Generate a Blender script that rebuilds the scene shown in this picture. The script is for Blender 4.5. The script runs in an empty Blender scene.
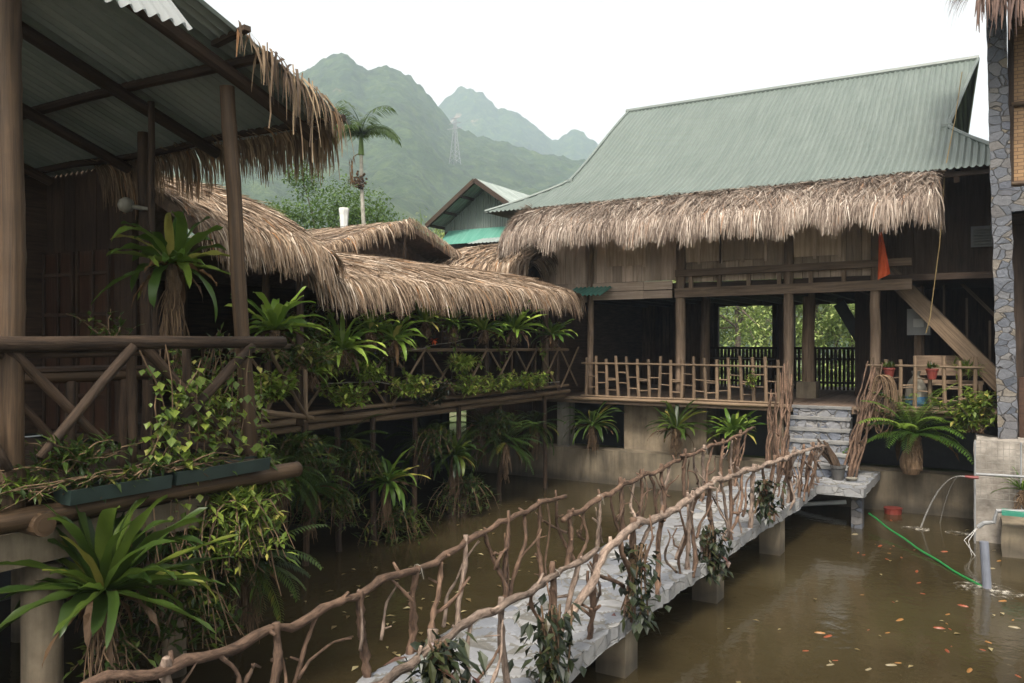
import bpy, math, random
from mathutils import Vector, Matrix, noise
R = random.Random(7)
V = Vector
rad = math.radians
sc = bpy.context.scene
col = sc.collection

# ------------------------------------------------------------------ camera model (eye at the origin)
FPX, CX0, CY0 = 826.0, 512.0, 341.5
YAW = rad(30.6)
SN, CS = math.sin(YAW), math.cos(YAW)
FW, RT = V((-SN, CS, 0)), V((CS, SN, 0))
WZ = -2.9            # water level
DZ = -1.15           # house deck level
def ray(px, py): return FW + RT*((px-CX0)/FPX) + V((0, 0, (CY0-py)/FPX))
def ax(px, py, X): d = ray(px, py); return d*(X/d.x)
def ay(px, py, Y): d = ray(px, py); return d*(Y/d.y)
def az(px, py, Z): d = ray(px, py); return d*(Z/d.z)

# ------------------------------------------------------------------ mesh builder
class MB:
    def __init__(s): s.v = []; s.f = []; s.uv = []; s.r = []
    def face(s, idx, uvs=None, r=0.5):
        s.f.append(tuple(idx)); s.uv.append(uvs); s.r.append(r)
    def poly(s, pts, r=None, uvs=None):
        b = len(s.v); s.v += [tuple(p) for p in pts]
        s.face(range(b, b+len(pts)), uvs, R.random() if r is None else r)
    def obox(s, c, ax_, ay_, az_, r=None):
        """oriented box: centre and three half-axis vectors"""
        r = R.random() if r is None else r
        c = V(c); A = [V(ax_), V(ay_), V(az_)]
        b = len(s.v)
        for i in (-1, 1):
            for j in (-1, 1):
                for k in (-1, 1):
                    s.v.append(tuple(c+A[0]*i+A[1]*j+A[2]*k))
        L = [a.length*2 for a in A]
        o = R.random()*9
        for f, (u, w) in (((0,1,3,2),(1,2)), ((4,6,7,5),(1,2)), ((0,4,5,1),(0,2)), ((2,3,7,6),(0,2)), ((0,2,6,4),(0,1)), ((1,5,7,3),(0,1))):
            # v follows the longer of the two sides
            def loc(i):
                t = ((i >> 2) & 1, (i >> 1) & 1, i & 1)
                a, c2 = t[u]*L[u], t[w]*L[w]
                return (a+o, c2+o) if L[w] >= L[u] else (c2+o, a+o)
            s.face([b+i for i in f], [loc(i) for i in f], r)
    def box(s, x0, x1, y0, y1, z0, z1, r=None):
        s.obox(((x0+x1)/2, (y0+y1)/2, (z0+z1)/2), ((x1-x0)/2, 0, 0), (0, (y1-y0)/2, 0), (0, 0, (z1-z0)/2), r)
    def beam(s, p0, p1, w, h, up=(0, 0, 1), r=None):
        p0, p1 = V(p0), V(p1); d = p1-p0
        n = d.normalized(); sd = n.cross(V(up))
        if sd.length < 1e-4: sd = n.cross(V((1, 0, 0)))
        sd.normalize(); u = sd.cross(n)
        s.obox((p0+p1)/2, sd*(w/2), u*(h/2), d/2, r)
    def tube(s, pts, rs, n=8, r=None, cap=True, jit=0.0):
        pts = [V(p) for p in pts]
        if not hasattr(rs, '__len__'): rs = [rs]*len(pts)
        r = R.random() if r is None else r
        b = len(s.v); t0 = (pts[1]-pts[0]).normalized()
        ref = V((0, 0, 1)) if abs(t0.z) < .9 else V((1, 0, 0))
        sd = t0.cross(ref).normalized(); ln = 0; lens = []
        for i, p in enumerate(pts):
            t = (pts[min(i+1, len(pts)-1)]-pts[max(i-1, 0)]).normalized()
            sd = (sd-t*sd.dot(t)).normalized(); u = t.cross(sd)
            if i: ln += (p-pts[i-1]).length
            lens.append(ln)
            for k in range(n):
                a = 2*math.pi*k/n; q = rs[i]*(1+R.uniform(-jit, jit))
                s.v.append(tuple(p+(sd*math.cos(a)+u*math.sin(a))*q))
        o = R.random()*7
        c = sum(rs)/len(rs)*6.28
        for i in range(len(pts)-1):
            for k in range(n):
                k2 = (k+1) % n
                s.face((b+i*n+k, b+i*n+k2, b+(i+1)*n+k2, b+(i+1)*n+k),
                       [(o+k/n*c, o+lens[i]), (o+(k+1)/n*c, o+lens[i]), (o+(k+1)/n*c, o+lens[i+1]), (o+k/n*c, o+lens[i+1])], r)
        if cap:
            s.face([b+k for k in range(n)][::-1], [(.5, .5)]*n, r)
            s.face([b+(len(pts)-1)*n+k for k in range(n)], [(.5, .5)]*n, r)
    def grid(s, P, nu, nv, r=None, uvs=(1, 1)):
        b = len(s.v); r = R.random() if r is None else r
        for j in range(nv+1):
            for i in range(nu+1): s.v.append(tuple(P(i/nu, j/nv)))
        for j in range(nv):
            for i in range(nu):
                a = b+j*(nu+1)+i
                s.face((a, a+1, a+nu+2, a+nu+1), [(x/nu*uvs[0], y/nv*uvs[1]) for x, y in ((i, j), (i+1, j), (i+1, j+1), (i, j+1))], r)
    def lathe(s, c, prof, n=16, r=None):
        r = R.random() if r is None else r; b = len(s.v); c = V(c)
        for (q, z) in prof:
            for k in range(n):
                a = 2*math.pi*k/n; s.v.append((c.x+q*math.cos(a), c.y+q*math.sin(a), c.z+z))
        for i in range(len(prof)-1):
            for k in range(n):
                k2 = (k+1) % n
                s.face((b+i*n+k, b+i*n+k2, b+(i+1)*n+k2, b+(i+1)*n+k), [(k/n, prof[i][1]), ((k+1)/n, prof[i][1]), ((k+1)/n, prof[i+1][1]), (k/n, prof[i+1][1])], r)
        s.face([b+k for k in range(n)][::-1], None, r); s.face([b+(len(prof)-1)*n+k for k in range(n)], None, r)
    def build(s, name, mat, parent=None, origin=None, smooth=False):
        o0 = V(origin) if origin is not None else V((0, 0, 0))
        if parent is not None:
            q = parent
            while q.parent is not None: q = q.parent
            o0 = q.location
        me = bpy.data.meshes.new(name)
        me.from_pydata([(x-o0.x, y-o0.y, z-o0.z) for x, y, z in s.v], [], s.f)
        uvl = me.uv_layers.new(name='UVMap'); buf = []
        for f, u in zip(s.f, s.uv):
            if u is None: u = [(0, 0)]*len(f)
            for q in u: buf += [q[0], q[1]]
        uvl.data.foreach_set('uv', buf)
        at = me.attributes.new('rnd', 'FLOAT', 'FACE'); at.data.foreach_set('value', s.r)
        if smooth: me.polygons.foreach_set('use_smooth', [True]*len(s.f))
        me.materials.append(mat); me.update()
        ob = bpy.data.objects.new(name, me); col.objects.link(ob)
        if parent is not None: ob.parent = parent
        else: ob.location = o0
        return ob

def tag(o, label, cat, group=None):
    o['label'] = label; o['category'] = cat
    if group: o['group'] = group
    return o
def thing(name, label, cat, loc=(0, 0, 0), group=None):
    o = bpy.data.objects.new(name, None); o.empty_display_size = .2
    col.objects.link(o); o.location = loc
    return tag(o, label, cat, group)
def setting(o, kind='structure'): o['kind'] = kind; return o

# ------------------------------------------------------------------ materials
def mk(name):
    m = bpy.data.materials.new(name); m.use_nodes = True
    nt = m.node_tree; return m, nt, nt.nodes['Principled BSDF']
def nd(nt, typ, ins=None, **kw):
    n = nt.nodes.new(typ)
    for k, v in kw.items(): setattr(n, k, v)
    for k, v in (ins or {}).items():
        if isinstance(v, bpy.types.NodeSocket): nt.links.new(v, n.inputs[k])
        else: n.inputs[k].default_value = v
    return n
def ramp(nt, fac, stops, interp='LINEAR'):
    n = nt.nodes.new('ShaderNodeValToRGB'); n.color_ramp.interpolation = interp
    e = n.color_ramp.elements
    while len(e) < len(stops): e.new(0.5)
    for el, (p, c) in zip(e, stops): el.position = p; el.color = (c[0], c[1], c[2], 1)
    nt.links.new(fac, n.inputs['Fac']); return n.outputs['Color']
def mix(nt, a, b, fac, mode='MIX'):
    n = nt.nodes.new('ShaderNodeMix'); n.data_type = 'RGBA'; n.blend_type = mode
    for i, v in ((0, fac), (6, a), (7, b)):
        if isinstance(v, bpy.types.NodeSocket): nt.links.new(v, n.inputs[i])
        else: n.inputs[i].default_value = v if i == 0 else (*v, 1)
    return n.outputs[2]
def noi(nt, vec, scale, detail=4, rough=.55, dist=0):
    return nd(nt, 'ShaderNodeTexNoise', {'Vector': vec, 'Scale': scale, 'Detail': detail, 'Roughness': rough, 'Distortion': dist}).outputs['Fac']
def mapv(nt, vec, s): return nd(nt, 'ShaderNodeMapping', {'Vector': vec, 'Scale': s}).outputs['Vector']
def bump(nt, bs, h, strength, dist=.02):
    b = nd(nt, 'ShaderNodeBump', {'Height': h, 'Strength': strength, 'Distance': dist}); nt.links.new(b.outputs['Normal'], bs.inputs['Normal'])
def tc(nt): return nt.nodes.new('ShaderNodeTexCoord')
def rnd(nt): return nd(nt, 'ShaderNodeAttribute', attribute_name='rnd').outputs['Fac']
def val(nt, colr, f, lo, hi):
    """multiply a colour by a factor that runs lo..hi with f"""
    m = nd(nt, 'ShaderNodeMapRange', {0: f, 3: lo, 4: hi}).outputs[0]
    c = nt.nodes.new('ShaderNodeCombineColor')
    for i in range(3): nt.links.new(m, c.inputs[i])
    return mix(nt, colr, c.outputs[0], 1.0, 'MULTIPLY')

def m_wood(name, dark, light, scale=(38, 2.2), rough=.75, bmp=.5, stain=.5):
    m, nt, bs = mk(name); t = tc(nt)
    uv = mapv(nt, t.outputs['UV'], (*scale, 1))
    n1 = noi(nt, uv, 1.0, 6, .65, .6)
    c = ramp(nt, n1, [(.3, dark), (.72, light)])
    n2 = noi(nt, t.outputs['Object'], 2.3, 4, .6)
    c = val(nt, c, n2, 1-stain, 1+stain*.7)
    c = val(nt, c, rnd(nt), .72, 1.25)
    nt.links.new(c, bs.inputs['Base Color']); bs.inputs['Roughness'].default_value = rough
    bs.inputs['Specular IOR Level'].default_value = .3
    n3 = noi(nt, mapv(nt, t.outputs['UV'], (scale[0]*1.6, scale[1]*1.6, 1)), 1, 5, .7)
    bump(nt, bs, n3, bmp, .012); return m
def m_leaf(name, stops, rough=.42, trans=.3, tcol=(.16, .26, .04), spots=.25):
    m, nt, bs = mk(name); t = tc(nt)
    c = ramp(nt, rnd(nt), stops)
    n = noi(nt, t.outputs['Object'], 9, 3, .6)
    c = val(nt, c, n, 1-spots, 1+spots)
    nt.links.new(c, bs.inputs['Base Color']); bs.inputs['Roughness'].default_value = rough
    bs.inputs['Specular IOR Level'].default_value = .35
    tr = nd(nt, 'ShaderNodeBsdfTranslucent', {'Color': mix(nt, c, tcol, .5)})
    mx = nd(nt, 'ShaderNodeMixShader', {0: trans, 1: bs.outputs[0], 2: tr.outputs[0]})
    nt.links.new(mx.outputs[0], nt.nodes['Material Output'].inputs['Surface']); return m
def m_plain(name, c1, c2, scale=6, rough=.8, bmp=.3, metal=0, detail=6):
    m, nt, bs = mk(name); t = tc(nt)
    n = noi(nt, t.outputs['Object'], scale, detail, .62)
    c = ramp(nt, n, [(.3, c1), (.7, c2)])
    c = val(nt, c, rnd(nt), .85, 1.15)
    if name.startswith('concrete'):
        pz = nt.nodes.new('ShaderNodeSeparateXYZ'); nt.links.new(nt.nodes.new('ShaderNodeNewGeometry').outputs['Position'], pz.inputs[0])
        zz = nd(nt, 'ShaderNodeMath', {0: pz.outputs[2], 1: nd(nt, 'ShaderNodeMath', {0: noi(nt, t.outputs['Object'], 2.6, 4, .6), 1: .5}, operation='MULTIPLY').outputs[0]}, operation='SUBTRACT').outputs[0]
        c = val(nt, c, nd(nt, 'ShaderNodeMapRange', {0: zz, 1: -3.08, 2: -2.92}).outputs[0], .42, 1.0)
        vs_ = noi(nt, mapv(nt, t.outputs['Object'], (7, 7, .7)), 1, 5, .65)
        c = val(nt, c, nd(nt, 'ShaderNodeMapRange', {0: vs_, 1: .4, 2: .62}).outputs[0], .68, 1.08)
    nt.links.new(c, bs.inputs['Base Color']); bs.inputs['Roughness'].default_value = rough; bs.inputs['Metallic'].default_value = metal
    if bmp: bump(nt, bs, noi(nt, t.outputs['Object'], scale*6, 5, .65), bmp, .01)
    return m
def m_stone(name, scale, stops, mortar, width=.05, rough=.7, squash=(1, 1, 1), depth=.02):
    m, nt, bs = mk(name); t = tc(nt)
    v0 = mapv(nt, t.outputs['Object'], squash)
    nn = nd(nt, 'ShaderNodeTexNoise', {'Vector': v0, 'Scale': 3.0, 'Detail': 3})
    vec = nd(nt, 'ShaderNodeMixRGB', {0: .12, 1: v0, 2: nn.outputs['Color']}).outputs[0]
    vo = nd(nt, 'ShaderNodeTexVoronoi', {'Vector': vec, 'Scale': scale})
    ve = nd(nt, 'ShaderNodeTexVoronoi', {'Vector': vec, 'Scale': scale}, feature='DISTANCE_TO_EDGE')
    sep = nt.nodes.new('ShaderNodeSeparateColor'); nt.links.new(vo.outputs['Color'], sep.inputs[0])
    c = ramp(nt, sep.outputs[0], stops)
    fine = noi(nt, t.outputs['Object'], 22, 6, .7)
    c = val(nt, c, fine, .6, 1.4)
    edge = nd(nt, 'ShaderNodeMapRange', {0: ve.outputs['Distance'], 1: width*.2, 2: width, 3: 0., 4: 1.}).outputs[0]
    mo = val(nt, ramp(nt, fine, [(0, mortar), (1, mortar)]), fine, .6, 1.3)
    c = mix(nt, mo, c, edge)
    c = val(nt, c, noi(nt, t.outputs['Object'], 1.1, 4, .6), .65, 1.3)
    nt.links.new(c, bs.inputs['Base Color']); bs.inputs['Roughness'].default_value = rough
    h = nd(nt, 'ShaderNodeMath', {0: edge, 1: nd(nt, 'ShaderNodeMath', {0: fine, 1: .6}, operation='MULTIPLY').outputs[0]}, operation='ADD').outputs[0]
    bump(nt, bs, h, 1.0, depth*1.6); return m
def m_metal(name, c1, c2, rough=.5, streak=.25):
    m, nt, bs = mk(name); t = tc(nt)
    n = noi(nt, mapv(nt, t.outputs['UV'], (26, .8, 1)), 1, 5, .6)
    c = ramp(nt, n, [(.35, c1), (.65, c2)])
    n2 = noi(nt, t.outputs['Object'], .9, 5, .65)
    c = val(nt, c, n2, 1-streak, 1+streak)
    c = val(nt, c, noi(nt, t.outputs['Object'], 14, 4, .7), .9, 1.1)
    nt.links.new(c, bs.inputs['Base Color']); bs.inputs['Roughness'].default_value = rough
    bs.inputs['Specular IOR Level'].default_value = .5
    return m

def m_pavef():
    m, nt, bs = mk('paving_stones'); t = tc(nt)
    c = ramp(nt, rnd(nt), [(0, (.095, .09, .08)), (.05, (.095, .09, .08)), (.06, (.105, .112, .128)), (.3, (.18, .18, .184)), (.5, (.125, .134, .155)), (.75, (.225, .218, .21)), (1, (.15, .153, .165))])
    c = val(nt, c, noi(nt, t.outputs['Object'], 16, 6, .7), .7, 1.3)
    c = val(nt, c, noi(nt, t.outputs['Object'], 1.3, 5, .65), .72, 1.25)
    nt.links.new(c, bs.inputs['Base Color']); bs.inputs['Roughness'].default_value = .62
    bump(nt, bs, noi(nt, t.outputs['Object'], 40, 5, .7), .5, .01); return m
def pave_grid(mb, P, nu, nv, sc_):
    def cell(p):
        q = V((p.x*sc_+.5*noise.noise(p*2.1), p.y*sc_+.5*noise.noise(p*2.1+V((7, 3, 1))), 0))
        d, pts = noise.voronoi(q); h = (math.sin(pts[0].x*127.1+pts[0].y*311.7)*43758.5) % 1
        return d[1]-d[0], h
    b = len(mb.v)
    for j in range(nv+1):
        for i in range(nu+1):
            p = V(P(i/nu, j/nv)); e, h = cell(p); k = min(1, e/.16)
            mb.v.append((p.x, p.y, p.z-.013*(1-k)**2+.007*h*k+.003*noise.noise(p*25)))
    for j in range(nv):
        for i in range(nu):
            a = b+j*(nu+1)+i; e, h = cell(V(P((i+.5)/nu, (j+.5)/nv)))
            mb.face((a, a+1, a+nu+2, a+nu+1), None, 0. if e < .07 else .06+.94*h)
M = {}
M['pavef'] = m_pavef()
M['thatch'] = m_leaf('thatch', [(0, (.055, .036, .027)), (.3, (.145, .107, .083)), (.58, (.26, .205, .163)), (.84, (.40, .335, .278)), (.95, (.54, .475, .405)), (1, (.26, .15, .09))], .8, .12, (.4, .3, .2), .3)
M['thatchw'] = m_leaf('thatch_warm', [(0, (.06, .037, .024)), (.3, (.17, .113, .072)), (.58, (.29, .208, .14)), (.84, (.42, .33, .25)), (.95, (.56, .475, .385)), (1, (.30, .15, .065))], .8, .12, (.4, .3, .2), .3)
M['fringe'] = m_leaf('fringe', [(0, (.06, .04, .028)), (.5, (.17, .115, .07)), (.85, (.34, .25, .16)), (1, (.25, .13, .06))], .8, .2, (.4, .26, .14), .3)
M['fringed'] = m_leaf('fringe_backlit', [(0, (.03, .018, .016)), (.5, (.085, .052, .042)), (1, (.16, .10, .075))], .85, .1, (.3, .15, .1), .3)  # darkened fringe copy, the backlit eave's shade is put into the colour
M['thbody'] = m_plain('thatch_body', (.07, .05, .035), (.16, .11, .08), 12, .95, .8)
M['log'] = m_wood('log', (.013, .008, .005), (.085, .052, .031), (30, 3), .8, 1.0, .6)
M['bamboo'] = m_wood('bamboo', (.026, .015, .007), (.105, .063, .034), (34, 1.0), .6, .5, .6)  # darker than bamboo_house, with shade under the pavilion roof in the colour
M['bambooh'] = m_wood('bamboo_house', (.075, .049, .030), (.215, .148, .092), (34, 1.3), .6, .25, .4)
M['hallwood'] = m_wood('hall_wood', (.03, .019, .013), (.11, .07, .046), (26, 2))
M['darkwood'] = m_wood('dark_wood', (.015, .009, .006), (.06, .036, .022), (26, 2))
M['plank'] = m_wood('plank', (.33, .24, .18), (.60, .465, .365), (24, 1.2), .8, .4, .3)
M['plankm'] = m_wood('plank_mid', (.25, .178, .125), (.52, .40, .30), (24, 1.2), .8, .4, .35)  # lightened from plank_dark, fill light under the awning is in the colour
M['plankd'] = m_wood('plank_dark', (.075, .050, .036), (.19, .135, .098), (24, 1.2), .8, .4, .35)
M['post'] = m_wood('post', (.085, .056, .036), (.24, .168, .115), (26, 1.6), .8, .5, .35)
M['twig'] = m_wood('twig', (.032, .017, .010), (.215, .132, .088), (36, 11), .8, 1.6, .8)
M['twigg'] = m_wood('twig_grey', (.06, .038, .027), (.37, .275, .215), (36, 11), .8, 1.6, .8)
M['door'] = m_wood('door', (.022, .011, .007), (.065, .032, .018), (24, 1.4), .5, .3, .3)
M['concrete'] = m_plain('concrete', (.10, .075, .047), (.24, .19, .13), 2.2, .9, .35)
M['concw'] = m_plain('concrete_white', (.12, .11, .085), (.23, .21, .17), 3, .85, .3)
M['concd'] = m_plain('concrete_damp', (.075, .058, .036), (.185, .148, .10), 1.3, .85, .5)
M['pave'] = m_stone('paving', 6.0, [(0, (.135, .135, .14)), (.3, (.20, .196, .192)), (.6, (.165, .165, .166)), (.85, (.23, .222, .212)), (1, (.145, .148, .158))], (.165, .158, .148), .03, .65, (1, 1, 1), .006)
M['slate'] = m_stone('slate', 6.2, [(0, (.045, .05, .063)), (.35, (.07, .075, .09)), (.62, (.092, .094, .105)), (.85, (.115, .094, .068)), (1, (.055, .062, .084))], (.055, .05, .047), .035, .6, (1, 1, 1.5))
M['step'] = m_stone('step_stone', 7, [(0, (.06, .068, .09)), (.4, (.11, .118, .14)), (.8, (.17, .168, .172)), (1, (.08, .09, .115))], (.18, .172, .165), .07, .7)
M['tread'] = m_plain('step_tread', (.13, .128, .125), (.24, .232, .22), 7, .8, .5)
M['rock'] = m_plain('pale_rock', (.09, .075, .06), (.29, .26, .225), 3.2, .9, .8)
M['roof'] = m_metal('roof_green', (.088, .110, .097), (.110, .132, .117), .5, .10)
M['roofside'] = m_metal('roof_turquoise', (.07, .22, .17), (.12, .28, .225), .5, .15)
M['roofgrey'] = m_metal('roof_grey', (.15, .18, .165), (.24, .27, .25), .45, .3)
M['trim'] = m_plain('trim', (.085, .105, .095), (.125, .145, .132), 3, .45, 0)
M['pot'] = m_plain('pot', (.03, .03, .03), (.06, .055, .05), 5, .5, .1)
M['trough'] = m_plain('trough', (.008, .016, .014), (.018, .032, .027), 5, .5, .15)
M['redpot'] = m_plain('red_pot', (.10, .014, .010), (.15, .024, .015), 5, .6, .1)
M['soil'] = m_plain('soil', (.03, .02, .012), (.08, .055, .035), 18, .95, 1)
M['pvc'] = m_plain('pvc', (.12, .13, .155), (.17, .18, .215), 4, .4, 0)
M['white'] = m_plain('white', (.50, .50, .48), (.64, .64, .61), 4, .6, 0)
M['steel'] = m_plain('steel', (.13, .13, .13), (.21, .21, .21), 5, .45, 0)
M['boxgrey'] = m_plain('box_grey', (.26, .26, .25), (.33, .33, .32), 4, .5, 0)
M['hose'] = m_plain('hose', (.010, .15, .035), (.016, .21, .055), 5, .35, 0)
M['greenp'] = m_plain('green_paint', (.012, .11, .075), (.025, .16, .105), 5, .45, .1)
M['orange'] = m_plain('orange_cloth', (.42, .06, .015), (.52, .085, .02), 5, .8, .1)
M['red'] = m_plain('red', (.10, .010, .008), (.15, .016, .011), 5, .5, .1)
M['rope'] = m_plain('rope', (.18, .125, .05), (.28, .20, .09), 60, .9, .5)
M['rootm'] = m_wood('roots', (.05, .03, .018), (.20, .13, .075), (40, 5), .9, .8)
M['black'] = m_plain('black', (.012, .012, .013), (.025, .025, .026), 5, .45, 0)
M['net'] = m_plain('net', (.15, .135, .115), (.23, .21, .18), 5, .8, 0)
M['fern'] = m_leaf('fern', [(0, (.009, .019, .004)), (.35, (.020, .040, .007)), (.7, (.042, .070, .011)), (.93, (.09, .115, .018)), (1, (.17, .14, .028))], .42, .3)
M['fernl'] = m_leaf('fern_light', [(0, (.026, .058, .009)), (.4, (.060, .115, .016)), (.8, (.125, .185, .028)), (.95, (.21, .25, .045)), (1, (.32, .28, .07))], .42, .35)
M['fernb'] = m_leaf('fern_sunlit', [(0, (.05, .10, .012)), (.4, (.12, .20, .025)), (.8, (.22, .30, .045)), (.95, (.32, .36, .07)), (1, (.42, .36, .10))], .42, .35)  # lit copy of fern_light, sunlight on the rail ferns is in the colour
M['limeb'] = m_leaf('lime_sunlit', [(0, (.07, .12, .015)), (.5, (.18, .25, .035)), (.9, (.32, .38, .07)), (1, (.40, .36, .09))], .45, .35)  # lit copy of lime, sun on the terrace plants painted into the leaves
M['shrub'] = m_leaf('shrub', [(0, (.009, .021, .005)), (.5, (.026, .048, .009)), (.9, (.065, .092, .016)), (1, (.13, .125, .026))], .45, .3)
M['lime'] = m_leaf('lime', [(0, (.036, .066, .010)), (.5, (.10, .145, .022)), (.9, (.20, .245, .04)), (1, (.28, .25, .06))], .45, .35)
M['orchid'] = m_leaf('orchid', [(0, (.005, .008, .004)), (.55, (.013, .020, .007)), (.9, (.032, .036, .012)), (1, (.07, .025, .022))], .4, .08, (.05, .07, .02))
M['dead'] = m_leaf('dead_leaf', [(0, (.025, .015, .009)), (.6, (.068, .040, .021)), (1, (.13, .07, .028))], .8, .2, (.4, .2, .07))
M['tree'] = m_leaf('tree_leaf', [(0, (.025, .05, .012)), (.5, (.055, .105, .022)), (1, (.10, .155, .035))], .55, .3)
M['treey'] = m_leaf('tree_leaf_pale', [(0, (.08, .12, .03)), (.5, (.19, .25, .07)), (1, (.36, .38, .14))], .55, .3)
M['bark'] = m_wood('bark', (.06, .045, .035), (.18, .14, .11), (20, 3))
M['palmbark'] = m_wood('palm_bark', (.24, .22, .18), (.42, .39, .33), (6, 9))
M['fish_r'] = m_plain('fish_red', (.13, .03, .012), (.20, .048, .016), 20, .35, 0)
M['fish_o'] = m_plain('fish_orange', (.15, .065, .016), (.21, .10, .026), 20, .35, 0)
M['fish_w'] = m_plain('fish_pale', (.13, .105, .06), (.20, .165, .10), 20, .35, 0)
M['litter'] = m_leaf('litter', [(0, (.09, .06, .025)), (.5, (.19, .15, .07)), (1, (.32, .27, .15))], .5, .1)

def m_water():
    m, nt, bs = mk('water'); t = tc(nt); g = t.outputs['Object']
    n = noi(nt, g, .35, 4, .6)
    c = ramp(nt, n, [(.3, (.021, .0155, .0072)), (.55, (.034, .026, .0125)), (.8, (.049, .039, .020))])
    nt.links.new(c, bs.inputs['Base Color'])
    bs.inputs['Roughness'].default_value = .07; bs.inputs['IOR'].default_value = 1.33
    r1 = nd(nt, 'ShaderNodeTexNoise', {'Vector': g, 'Scale': 5.5, 'Detail': 3, 'Roughness': .5, 'Distortion': .4}).outputs['Fac']
    r2 = nd(nt, 'ShaderNodeTexNoise', {'Vector': g, 'Scale': 17, 'Detail': 2, 'Roughness': .5}).outputs['Fac']
    b1 = nd(nt, 'ShaderNodeBump', {'Height': r1, 'Strength': .09, 'Distance': .05})
    b2 = nd(nt, 'ShaderNodeBump', {'Height': r2, 'Strength': .07, 'Distance': .02, 'Normal': b1.outputs[0]})
    nt.links.new(b2.outputs[0], bs.inputs['Normal']); return m
M['water'] = m_water()
def m_foam():
    m, nt, bs = mk('foam'); t = tc(nt)
    n = noi(nt, t.outputs['Object'], 9, 5, .7)
    f = nd(nt, 'ShaderNodeMapRange', {0: n, 1: .50, 2: .72}).outputs[0]
    bs.inputs['Base Color'].default_value = (.36, .33, .28, 1); bs.inputs['Roughness'].default_value = .5
    tr = nt.nodes.new('ShaderNodeBsdfTransparent')
    mx = nd(nt, 'ShaderNodeMixShader', {0: f, 1: tr.outputs[0], 2: bs.outputs[0]})
    nt.links.new(mx.outputs[0], nt.nodes['Material Output'].inputs['Surface']); return m
M['foam'] = m_foam()
def m_jet():
    m, nt, bs = mk('water_jet')
    bs.inputs['Base Color'].default_value = (.75, .73, .7, 1); bs.inputs['Roughness'].default_value = .15
    tr = nt.nodes.new('ShaderNodeBsdfTransparent')
    mx = nd(nt, 'ShaderNodeMixShader', {0: .30, 1: tr.outputs[0], 2: bs.outputs[0]})
    nt.links.new(mx.outputs[0], nt.nodes['Material Output'].inputs['Surface']); return m
M['jet'] = m_jet()
def m_ground():
    m, nt, bs = mk('ground'); t = tc(nt); g = t.outputs['Object']
    n = noi(nt, g, .25, 6, .65)
    c = ramp(nt, n, [(.35, (.12, .10, .06)), (.5, (.07, .10, .03)), (.7, (.10, .14, .045))])
    c = val(nt, c, noi(nt, g, 3, 5, .7), .6, 1.4)
    nt.links.new(c, bs.inputs['Base Color']); bs.inputs['Roughness'].default_value = .95
    bump(nt, bs, noi(nt, g, 6, 5, .7), .6, .05); return m
M['ground'] = m_ground()
def m_forest():
    m, nt, bs = mk('forest'); t = tc(nt); g = t.outputs['Object']
    n0 = noi(nt, g, .13, 9, .78, .5)
    c = ramp(nt, n0, [(.32, (.008, .018, .007)), (.5, (.026, .052, .014)), (.68, (.075, .105, .028))])
    c = val(nt, c, noi(nt, g, .018, 5, .6), .5, 1.55)
    # bare earth and limestone scars
    s = noi(nt, g, .011, 5, .7)
    f = nd(nt, 'ShaderNodeMapRange', {0: s, 1: .64, 2: .70}).outputs[0]
    c = mix(nt, c, (.30, .21, .15), f)
    nt.links.new(c, bs.inputs['Base Color']); bs.inputs['Roughness'].default_value = .95
    bump(nt, bs, n0, .8, 6); return m
M['forest'] = m_forest()
def m_weave():
    m, nt, bs = mk('woven_bamboo'); t = tc(nt)
    br = nd(nt, 'ShaderNodeTexBrick', {'Vector': t.outputs['UV'], 'Color1': (.27, .155, .065, 1), 'Color2': (.20, .11, .042, 1), 'Mortar': (.10, .05, .02, 1), 'Scale': 1.0, 'Mortar Size': .006, 'Brick Width': .16, 'Row Height': .055})
    c = val(nt, br.outputs['Color'], noi(nt, t.outputs['Object'], 2.5, 5, .65), .55, 1.45)
    c = val(nt, c, noi(nt, mapv(nt, t.outputs['UV'], (6, 60, 1)), 1, 4, .6), .75, 1.25)
    nt.links.new(c, bs.inputs['Base Color']); bs.inputs['Roughness'].default_value = .6
    bump(nt, bs, br.outputs['Fac'], -.5, .01); return m
M['weave'] = m_weave()
def m_sheet():
    m, nt, bs = mk('clear_sheet')
    bs.inputs['Base Color'].default_value = (.26, .275, .275, 1); bs.inputs['Roughness'].default_value = .4
    tr = nd(nt, 'ShaderNodeBsdfTranslucent', {'Color': (.4, .42, .42, 1)})
    mx = nd(nt, 'ShaderNodeMixShader', {0: .4, 1: bs.outputs[0], 2: tr.outputs[0]})
    nt.links.new(mx.outputs[0], nt.nodes['Material Output'].inputs['Surface']); return m
M['sheet'] = m_sheet()

# ------------------------------------------------------------------ shape generators
def crooked(p0, p1, n, amp, seed):
    p0, p1 = V(p0), V(p1); out = []
    L = (p1-p0).length
    for i in range(n+1):
        t = i/n; p = p0.lerp(p1, t)
        e = min(1, 3*min(t, 1-t)+.15)
        q = V(noise.noise_vector(V((seed*7.3+t*L*2.2, seed*1.7, 3.1))))
        out.append(p+q*amp*e)
    return out
def twig(mb, p0, p1, r0, r1, amp=.05, seed=0, n=7, knob=True, stubs=0):
    pts = crooked(p0, p1, n, amp, seed)
    rs = []
    for i in range(n+1):
        r = r0+(r1-r0)*i/n
        rs.append(r*(1+.45*noise.noise(V((seed*3.1, i*1.1, 0)))))
    mb.tube(pts, rs, 7, jit=.28)
    for k in range(stubs):
        i = R.randrange(1, n); d = V((R.uniform(-1, 1), R.uniform(-1, 1), R.uniform(-.2, 1))).normalized()
        mb.tube([pts[i], pts[i]+d*R.uniform(.05, .13)], [rs[i]*.7, rs[i]*.45], 6)
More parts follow.
